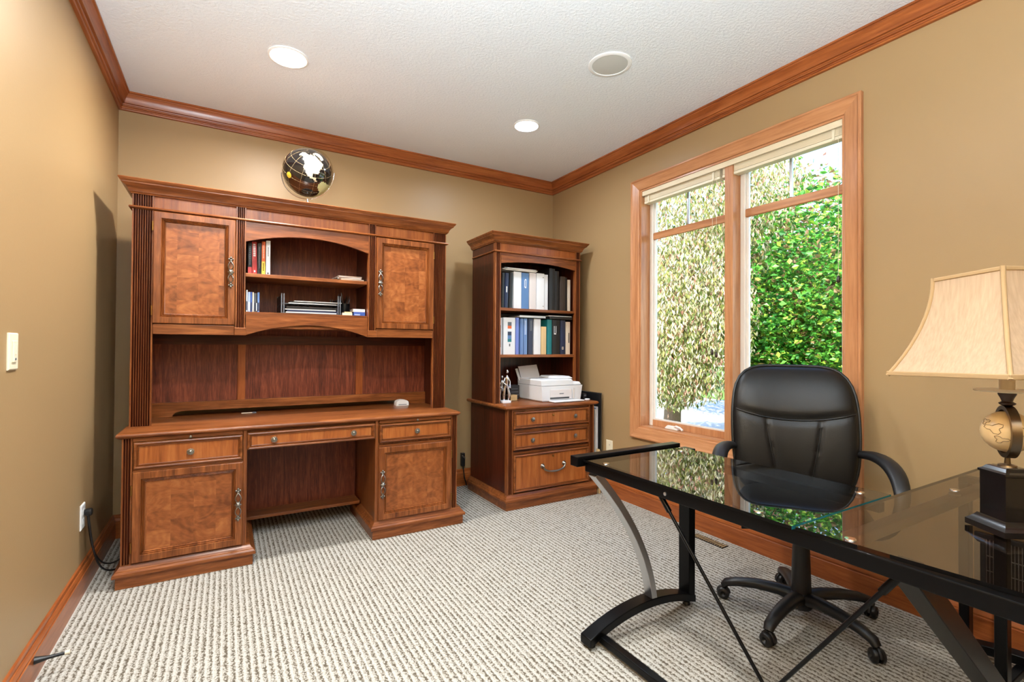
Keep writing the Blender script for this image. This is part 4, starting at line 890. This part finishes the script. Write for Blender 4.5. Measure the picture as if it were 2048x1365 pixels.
def flatleg(pts, w_, th, name, mat):
    """flat bar bent in the XZ plane, w_ wide in Y"""
    P = [Vector(p) for p in pts]; vs = []; fs = []
    for i, p in enumerate(P):
        d = (P[min(i+1, len(P)-1)]-P[max(i-1, 0)]).normalized(); n = Vector((0, 1, 0)); b = d.cross(n).normalized()
        for (s_, t_) in ((-1, -1), (1, -1), (1, 1), (-1, 1)): vs.append(tuple(p+n*(s_*w_/2)+b*(t_*th/2)))
    K = len(P)-1
    for i in range(K):
        for k in range(4): j = (k+1) % 4; fs.append((4*i+k, 4*i+j, 4*i+4+j, 4*i+4+k))
    fs.append((3, 2, 1, 0)); fs.append((4*K, 4*K+1, 4*K+2, 4*K+3))
    return MB().add(vs, fs).build(name, mat, gd, 30, .002)
foot((1.235, 1.515, 0), (1.885, 1.545, 0), .062, .060, .034)
flatleg(bez((1.262, 1.500, .690), (1.45, 1.51, .50), (1.575, 1.52, .30), (1.610, 1.528, .098), 14), .045, .030, 'curved_leg', 'steel')
B(1.838, 1.880, 1.515, 1.575, .03, .722).build('upright', 'black', gd, bev=.003)
beam(1.290, 1.322, .30, 1.50, .016, .042, 'floor_rail')
for (a, b) in (((1.263, 1.165, .700), (1.30, .64, .05)), ((1.263, .485, .700), (1.30, .93, .05))):
    MB().tube([a, b], .0055, 8).build('brace_rod', 'black', gd, 50)
    MB().tube([a, tuple(a[i]*.92+b[i]*.08 for i in range(3))], .009, 8).build('brace_socket', 'black', gd, 50)
MB().lathe([(.006, 0), (.006, .004), (.0001, .005)], 12, (1.242, 1.118, .712), 'X').build('screw', 'steel', gd)
# corner frame
flatleg([(1.278, .478, .712), (1.40, .479, .608), (1.761, .48, .304), (1.90, .482, .187), (2.01, .485, .090)], .048, .052, 'corner_leg', 'black')
foot((1.40, .46, 0), (2.20, .545, 0), .050, .055, .034)
B(2.045, 2.085, .515, .545, .07, .698).build('upright', 'black', gd, bev=.003)
beam(2.08, 2.50, .572, .600, .030, .056, 'floor_rail')
foot((2.50, .80, 0), (2.50, .20, 0), .045, .055, .034)
B(2.478, 2.522, .730, .762, .04, .672).build('upright', 'black', gd, bev=.003); beam(2.478, 2.522, .60, .762, .672, .694)

# ------------------------------------------------------------------ office chair
CH = (2.195, 1.209, 0); chrot = math.radians(127)
ch = thing('office_chair', 'black leather swivel office chair behind the glass desk by the window', 'chair', CH, chrot, local=True)
MB().lathe([(.040, .052), (.048, .066), (.050, .088), (.046, .118), (.034, .126)], 28).build('hub', 'blackp', ch, 40)
a0 = math.radians(-28)-chrot
for k in range(5):
    a = a0+k*2*PI/5; ca, sa = math.cos(a), math.sin(a); R_ = .315
    P = lambda r, z: (r*ca, r*sa, z)
    lg = MB().tube([P(.02, .096), P(.09, .108), P(.18, .106), P(.26, .093), P(.305, .078), P(.318, .060)], [.036, .031, .028, .025, .023, .019], 12, flat=(1, .8)).build('leg', 'blackp', ch, 60)
    c = MB(); tx, ty = -sa, ca; ang = a+.6+k*1.3
    wx, wy = math.cos(ang), math.sin(ang); q = P(.318, .027)
    for s_ in (-1, 1):
        cc = Vector((q[0]+wx*.0, q[1]+wy*.0, .0275))
        ring = []
        ax = Vector((-wy, wx, 0)); u_ = Vector((wx, wy, 0)); z_ = Vector((0, 0, 1)); vs = []; fs = []; n_ = 20
        prof = [(.0001, .0115), (.012, .024), (.022, .0225), (.0268, .018), (.0272, .008), (.020, .005)]
        for (r, h) in prof:
            for j in range(n_):
                t_ = 2*PI*j/n_; vs.append(tuple(cc+ax*(s_*h)+u_*(r*math.cos(t_))+z_*(r*math.sin(t_))))
        for i in range(len(prof)-1):
            for j in range(n_): f_ = (i*n_+j, i*n_+(j+1) % n_, (i+1)*n_+(j+1) % n_, (i+1)*n_+j); fs.append(f_ if s_ > 0 else tuple(reversed(f_)))
        c.add(vs, fs)
    c.tube([(q[0], q[1], .03), (q[0], q[1], .062)], .009, 10)
    hood = [(q[0]-wx*.0+.026*(wx*math.cos(t_)), q[1]+.026*(wy*math.cos(t_)), .028+.028*math.sin(t_)) for t_ in [PI*j/8 for j in range(9)]]
    c.tube(hood, .006, 8)
    c.build('caster', 'blackp', lg, 50)
MB().lathe([(.040, .12), (.036, .25), (.032, .37)], 24).build('column', 'blackp', ch, 40)
MB().loft([(-.06, .06, -.11, .09, .365), (-.075, .075, -.13, .11, .378), (-.075, .075, -.13, .11, .405), (-.10, .10, -.15, .14, .43)]).build('mechanism', 'blackp', ch, 30, .006)
MB().tube([(.06, .02, .39), (.16, .03, .385), (.24, .035, .38)], [.006, .006, .010], 8).build('lever', 'blackp', ch, 50)
def pad(cx, cy, z0, hx, hy, th, dome, nu=20, nv=20, e=4.5):
    m = MB()
    def W(u, v):
        x, y = 2*u-1, 2*v-1
        r = max(abs(x), abs(y)); 
        if r < 1e-6: return 0, 0, 0
        k = r/((abs(x)**e+abs(y)**e)**(1/e))
        return x*k, y*k, r
    top = lambda u, v: (lambda q: (cx+hx*q[0], cy+hy*q[1], z0+th*.45+(th*.55+dome*(1-q[2]**2))*(1-q[2]**6)**.5))(W(u, v))
    bot = lambda u, v: (lambda q: (cx+hx*q[0], cy+hy*q[1], z0+th*.45-th*.45*(1-q[2]**6)**.5))(W(u, v))
    m.grid(top, nu, nv); m.grid(bot, nu, nv, True); return m
st = pad(0, .01, .425, .255, .26, .11, .015).build('seat', 'leather', ch, 60)
# backrest: local frame u across, v up, leaning back
def bw(v): return .225+.055*math.sin(PI*min(1, v*1.05)*.62+.25)-.02*v
def bpos(u, v, off):
    """u -1..1, v 0..1, off = forward offset from the middle surface"""
    z = .475+.625*v; lean = -.235-.055*v-.055*v*v+.02*math.sin(PI*v)
    return (u*bw(v)*1.0, lean-.035*u*u*-1+off, z)
def shape(x, y, e=5.0):
    r = max(abs(x), abs(y))
    if r < 1e-6: return 0, 0, 0
    k = r/((abs(x)**e+abs(y)**e)**(1/e)); return x*k, y*k, r
def crease(u): return .665-.075*(1-u*u)
def bfront(a, b):
    x, y, r = shape(2*a-1, 2*b-1); v = (y+1)/2
    o = .052*(1-r**7)**.5; d = v-crease(x)
    o += .016*(1-r**4)*(1-math.exp(-(d/.035)**2)) if d > 0 else .008*(1-r**4)*(1-math.exp(-(d/.03)**2))
    xs = .44-.20*max(0, (crease(x)-v))/.6
    if d < 0: o -= .010*math.exp(-((abs(x)-xs)/.03)**2)*(1-r**8)
    return bpos(x, v, o)
def bback(a, b):
    x, y, r = shape(2*a-1, 2*b-1); return bpos(x, (y+1)/2, -.045*(1-r**7)**.5)
bk = MB(); bk.grid(bfront, 48, 56, True); bk.grid(bback, 30, 30)
back = bk.build('backrest', 'leather', ch, 70)
m = MB(); pts = [bpos(x, crease(x), .058*(1-abs(x)**7)**.5) for x in [-.95+1.9*k/24 for k in range(25)]]; m.tube(pts, .0035, 6)
for s_ in (-1, 1):
    for dx in (-.012, .012):
        pts = []
        for k in range(15):
            v = .545-.50*k/14; x = s_*(.44-.20*max(0, (crease(.4)-v))/.6+dx); pts.append(bpos(x, v, .0545))
        m.tube(pts, .0016, 5)
m.build('seam', 'piping', back, 60)
edge_pts = []
for k in range(60):
    a = 2*PI*k/60; x, y = math.cos(a), math.sin(a); e = 5.0; q = 1/((abs(x)**e+abs(y)**e)**(1/e)); edge_pts.append(bpos(x*q*1.004, (y*q+1)/2, .004))
MB().tube(edge_pts, .0075, 8, True).build('piping', 'piping', back, 60)
for s_ in (-1, 1):
    pts = bez((s_*.262, -.215, .700), (s_*.33, -.10, .730), (s_*.345, .06, .70), (s_*.325, .135, .60), 12)+bez((s_*.325, .135, .60), (s_*.31, .17, .53), (s_*.29, .14, .45), (s_*.235, .10, .438), 8)[1:]
    n_ = len(pts); MB().tube(pts, [.024+.010*math.sin(PI*min(1, i/(n_*.62))) for i in range(n_)], 14, flat=(1.0, .72)).build('armrest', 'blackp', ch, 60)
B(-.05, .05, -.285, -.10, .405, .425).build('back_bracket', 'blackp', ch, bev=.006); MB().tube([(0, -.27, .415), (0, -.295, .47), (0, -.30, .60)], .03, 10, flat=(1.4, .4)).build('back_bar', 'blackp', ch, 50)

# ------------------------------------------------------------------ table lamp
LPX, LPY = 1.656, .415
lp = thing('table_lamp', 'table lamp with square cream shade and small globe above a black base on the desk', 'lamp', (LPX, LPY, GZ+.0035), -YAW-math.radians(4), local=True)
b1, b2 = .055, .035; Q = lambda s_, z: (-s_, s_, -s_, s_, z)
MT['lampwood'] = plain('black_lacquer', (14, 12, 13), .16, coat=.5)
MT['shade'] = None
def shademat():
    m, t, p = base_mat('cream_silk_shade'); L = t.links.new
    tc = N(t, 'ShaderNodeTexCoord'); mp = N(t, 'ShaderNodeMapping'); mp.inputs['Scale'].default_value = (160, 160, 6); no = N(t, 'ShaderNodeTexNoise', Scale=1.0, Detail=3.0)
    L(tc.outputs['Object'], mp.inputs[0]); L(mp.outputs[0], no.inputs['Vector']); r = ramp(t, [(.3, (206, 180, 148)), (.7, (222, 198, 166))]); L(no.outputs[0], r.inputs[0]); L(r.outputs[0], p.inputs['Base Color'])
    p.inputs['Roughness'].default_value = .8
    tl = N(t, 'ShaderNodeBsdfTranslucent'); L(r.outputs[0], tl.inputs[0]); mx = N(t, 'ShaderNodeMixShader'); mx.inputs[0].default_value = .45
    L(p.outputs[0], mx.inputs[1]); L(tl.outputs[0], mx.inputs[2]); L(mx.outputs[0], t.nodes['Material Output'].inputs[0])
    return m
MT['shade'] = shademat(); MT['shadetrim'] = plain('tan_braid', (164, 134, 94), .8); MT['parch'] = plain('parchment_globe', (206, 176, 128), .35, bump=(60, .2, .001)); MT['ink'] = plain('faded_map_ink', (120, 96, 62), .5)
MT['bronze'] = plain('aged_bronze', (120, 104, 84), .3, 1); MT['lampcup'] = plain('dark_walnut_cup', (58, 38, 24), .35)
MB().loft([Q(b1, 0), Q(b1, .014), Q(b1-.004, .018), Q(b1-.008, .022), Q(b1-.014, .030), Q(b1-.016, .034)]).build('base', 'lampwood', lp, 20)
MB().loft([Q(b2, .034), Q(b2, .138), Q(b2+.003, .140), Q(b2+.003, .145), Q(b2-.003, .149), Q(b2-.008, .156), Q(b2-.012, .158)]).build('plinth_block', 'lampwood', lp, 20)
MB().lathe([(.018, .158), (.017, .162), (.006, .165), (.005, .180)], 20).build('stem_foot', 'bronze', lp, 40)
gz = .243; gr = .050
g_o = MB().sphere((0, 0, gz), gr, 28, 18).build('small_globe', 'parch', lp, 60)
m = MB()
for (la0, lo0, sc) in ((12, 200, .5), (-18, 215, .35), (28, 170, .3), (5, 260, .5)):
    pts = []
    for k in range(16):
        a = 2*PI*k/16; rr = sc*(.7+.3*math.sin(3*a+lo0)); la = math.radians(la0)+rr*.6*math.sin(a); lo = math.radians(lo0)+rr*math.cos(a)
        pts.append((1.003*gr*math.cos(la)*math.cos(lo), 1.003*gr*math.cos(la)*math.sin(lo), gz+1.003*gr*math.sin(la)))
    m.tube(pts, .0007, 4, True)
m.build('map_outline', 'ink', g_o)
m = MB(); vs = []; fs = []; K = 40
for k in range(K):
    a = 2*PI*k/K
    for (r, y) in ((.0535, -.009), (.0635, -.009), (.0635, .009), (.0535, .009)): vs.append((r*math.cos(a)*.10+ y*1.0, r*math.cos(a), gz+r*math.sin(a)) if False else (y, r*math.cos(a), gz+r*math.sin(a)))
for k in range(K):
    for i in range(4): j = (i+1) % 4; fs.append((4*k+i, 4*k+j, 4*((k+1) % K)+j, 4*((k+1) % K)+i))
m.add(vs, fs); m.v = [(p[0]*math.cos(-.45)-p[1]*math.sin(-.45), p[0]*math.sin(-.45)+p[1]*math.cos(-.45), p[2]) for p in m.v]; m.build('meridian_ring', 'bronze', lp, 40)
MB().lathe([(.008, .306), (.015, .310), (.016, .313), (.010, .317), (.013, .326), (.017, .334), (.017, .338)], 20).build('cup', 'lampcup', lp, 40)
MB().lathe([(.020, .338), (.060, .341), (.062, .344), (.055, .346), (.014, .346)], 32).build('drip_dish', 'ivory', lp, 40)
MB().lathe([(.0145, .346), (.0145, .395)], 18).build('socket', 'ivory', lp, 40)
sh0, sh1 = .375, .636
def half(u): return .160-.072*(1-(1-u)**1.9)                      # bell: wide foot, quick curve in
def shp(z0, z1, off, flip=False):
    vs = []; fs = []; K = 12
    for k in range(K+1):
        u = k/K; s_ = half(u)+off; z = z0+(z1-z0)*u
        vs += [(-s_, -s_, z), (s_, -s_, z), (s_, s_, z), (-s_, s_, z)]
    for k in range(K):
        for i in range(4): j = (i+1) % 4; f_ = (4*k+i, 4*k+j, 4*k+4+j, 4*k+4+i); fs.append(tuple(reversed(f_)) if flip else f_)
    return vs, fs
m = MB(); m.add(*shp(sh0, sh1, 0)); m.add(*shp(sh0, sh1, -.002, True))
shade = m.build('shade', 'shade', lp, 40)
for (u, z, hh) in ((0, sh0, .012), (1, sh1-.010, .010)):
    s_ = half(u)+.0025; i_ = half(u)-.0025; q = MB()
    q.box(-s_, s_, -s_, -i_, z, z+hh).box(-s_, s_, i_, s_, z, z+hh).box(-s_, -i_, -i_, i_, z, z+hh).box(i_, s_, -i_, i_, z, z+hh); q.build('rim_braid', 'shadetrim', shade, bev=.002)
for (sx, sy) in ((-1, -1), (1, -1), (1, 1), (-1, 1)):
    MB().tube([(sx*half(k/10), sy*half(k/10), sh0+(sh1-sh0)*k/10) for k in range(11)], .005, 8).build('corner_braid', 'shadetrim', shade, 60)
MB().sphere((0, 0, .47), .028, 16, 12).build('bulb_glass', plain('lit_bulb', (255, 240, 210), .5, emit=((255, 238, 210), .5)), lp, 60)
bl = bpy.data.lights.new('lamp_light', 'POINT'); bl.energy = .10; bl.color = (1, .92, .80); bl.shadow_soft_size = .03
bo = bpy.data.objects.new('lamp_light', bl); COL.objects.link(bo); bo.parent = lp; bo.location = (0, 0, .52)
shade.rotation_euler = (math.radians(-1.6), 0, math.radians(7))

# ------------------------------------------------------------------ outdoors
GND = -.55
struct('ground_lawn', B(RX+.3, 40, -25, 45, GND-.3, GND), 'grass')
struct('ground_pavement', B(8.2, 14.0, -25, 45, GND, GND+.03), 'asphalt')
def tree(name, label, base, h, crowns, leaf_mats, n, size, weeping=False, seed=1, aspect=.45, trunk_r=.12):
    rnd = random.Random(seed); t = thing(name, label, 'tree', base, group='trees outside the window')
    bx_, by_, bz_ = base; tk = MB(); top = (bx_+rnd.uniform(-.2, .2), by_+rnd.uniform(-.2, .2), bz_+h*.55)
    tk.tube([(bx_, by_, bz_-.1), (bx_+.05, by_, bz_+h*.25), top], [trunk_r*1.25, trunk_r, trunk_r*.7], 10)
    for (c, r) in crowns:
        tk.tube([(bx_+.04, by_, bz_+h*.22), tuple((top[i]*.6+c[i]*.4) for i in range(3)), c], [trunk_r*.6, trunk_r*.4, trunk_r*.12], 7)
    tk.build('trunk', 'bark', t, 60)
    m = MB()
    for i in range(n):
        c, r = crowns[i % len(crowns)]
        while True:
            p = Vector((rnd.uniform(-1, 1), rnd.uniform(-1, 1), rnd.uniform(-1, 1)))
            if .25 < p.length < 1: break
        if not weeping: p.z = round(p.z*4)/4+rnd.uniform(-.11, .11)
        q = Vector((c[0]+p.x*r[0], c[1]+p.y*r[1], c[2]+p.z*r[2]))
        L_ = size*rnd.uniform(.6, 1.3)
        if weeping: d = Vector((rnd.uniform(-.6, .6), rnd.uniform(-.6, .6), -1)).normalized()
        else: d = Vector((rnd.uniform(-1, 1), rnd.uniform(-1, 1), rnd.uniform(-.6, .25))).normalized()
        s_ = d.cross(Vector((rnd.uniform(-1, 1), rnd.uniform(-1, 1), rnd.uniform(-1, 1)))).normalized()*L_*aspect; nn = d.cross(s_).normalized()*L_*.12
        m.cur = rnd.choices(range(len(leaf_mats)), [5, 4, 3, 3, 2][:len(leaf_mats)])[0]
        m.add([q, q+d*L_*.45+s_*.5+nn, q+d*L_, q+d*L_*.45-s_*.5+nn], [(0, 1, 2), (0, 2, 3)])
    f = m.build('foliage', leaf_mats, t); f['kind'] = 'stuff'
    return t
WL = ['willow%d' % i for i in range(5)]; ML = ['maple_leaf%d' % i for i in range(5)]
tree('weeping_cherry', 'weeping yellow-green tree close outside the left casement', (6.0, 5.3, GND), 4.2,
     [((6.0, 5.0, 2.9), (1.3, 1.2, 1.6)), ((5.7, 4.55, 1.7), (.8, .75, 1.3)), ((6.1, 5.7, 1.9), (1.0, .9, 1.4)), ((6.3, 4.5, 3.4), (1.1, 1.0, 1.0)), ((5.6, 4.9, 1.2), (.7, .6, .9))], WL, 42000, .075, True, 3, .36)
tree('green_maple', 'leafy green maple outside the right casement', (7.6, 3.6, GND), 5.0,
     [((7.2, 3.6, 2.2), (1.4, 1.3, 1.3)), ((7.4, 2.9, 1.3), (1.2, 1.1, 1.0)), ((7.6, 4.3, 1.5), (1.2, 1.1, 1.1)), ((7.6, 2.4, 3.2), (1.1, .9, 1.1)), ((7.2, 3.9, .9), (1.0, 1.0, .7))], ML, 46000, .075, False, 5, .75)
tree('shade_tree', 'reddish-tinged tree behind the maple', (10.5, 6.1, GND), 6.0,
     [((10.5, 6.0, 3.2), (1.8, 1.7, 1.8)), ((10.8, 5.0, 2.2), (1.6, 1.5, 1.5)), ((10.4, 7.4, 2.6), (1.8, 1.6, 1.8))], [ML[4], WL[4], ML[1], WL[2]], 20000, .11, False, 8, .7, .2)
for i, (x, y, s) in enumerate(((16.5, 2.5, 1.0), (17.5, 8.6, 1.15), (17.0, 14.8, 1.1), (19.0, 21.4, 1.3))):
    tree('background_tree', ['dark green tree beyond the pavement, nearest the right of the view', 'broad green tree beyond the pavement behind the maple', 'green tree beyond the pavement behind the weeping tree', 'farthest green tree beyond the pavement'][i], (x, y, GND), 7*s,
         [((x, y, 2.2*s), (2.0*s, 2.5*s, 2.2*s)), ((x, y+.4, 1.0), (1.8*s, 2.3*s, 1.5))], [ML[2], ML[0], ML[1]], 9000, .2, False, 20+i, .8, .25)
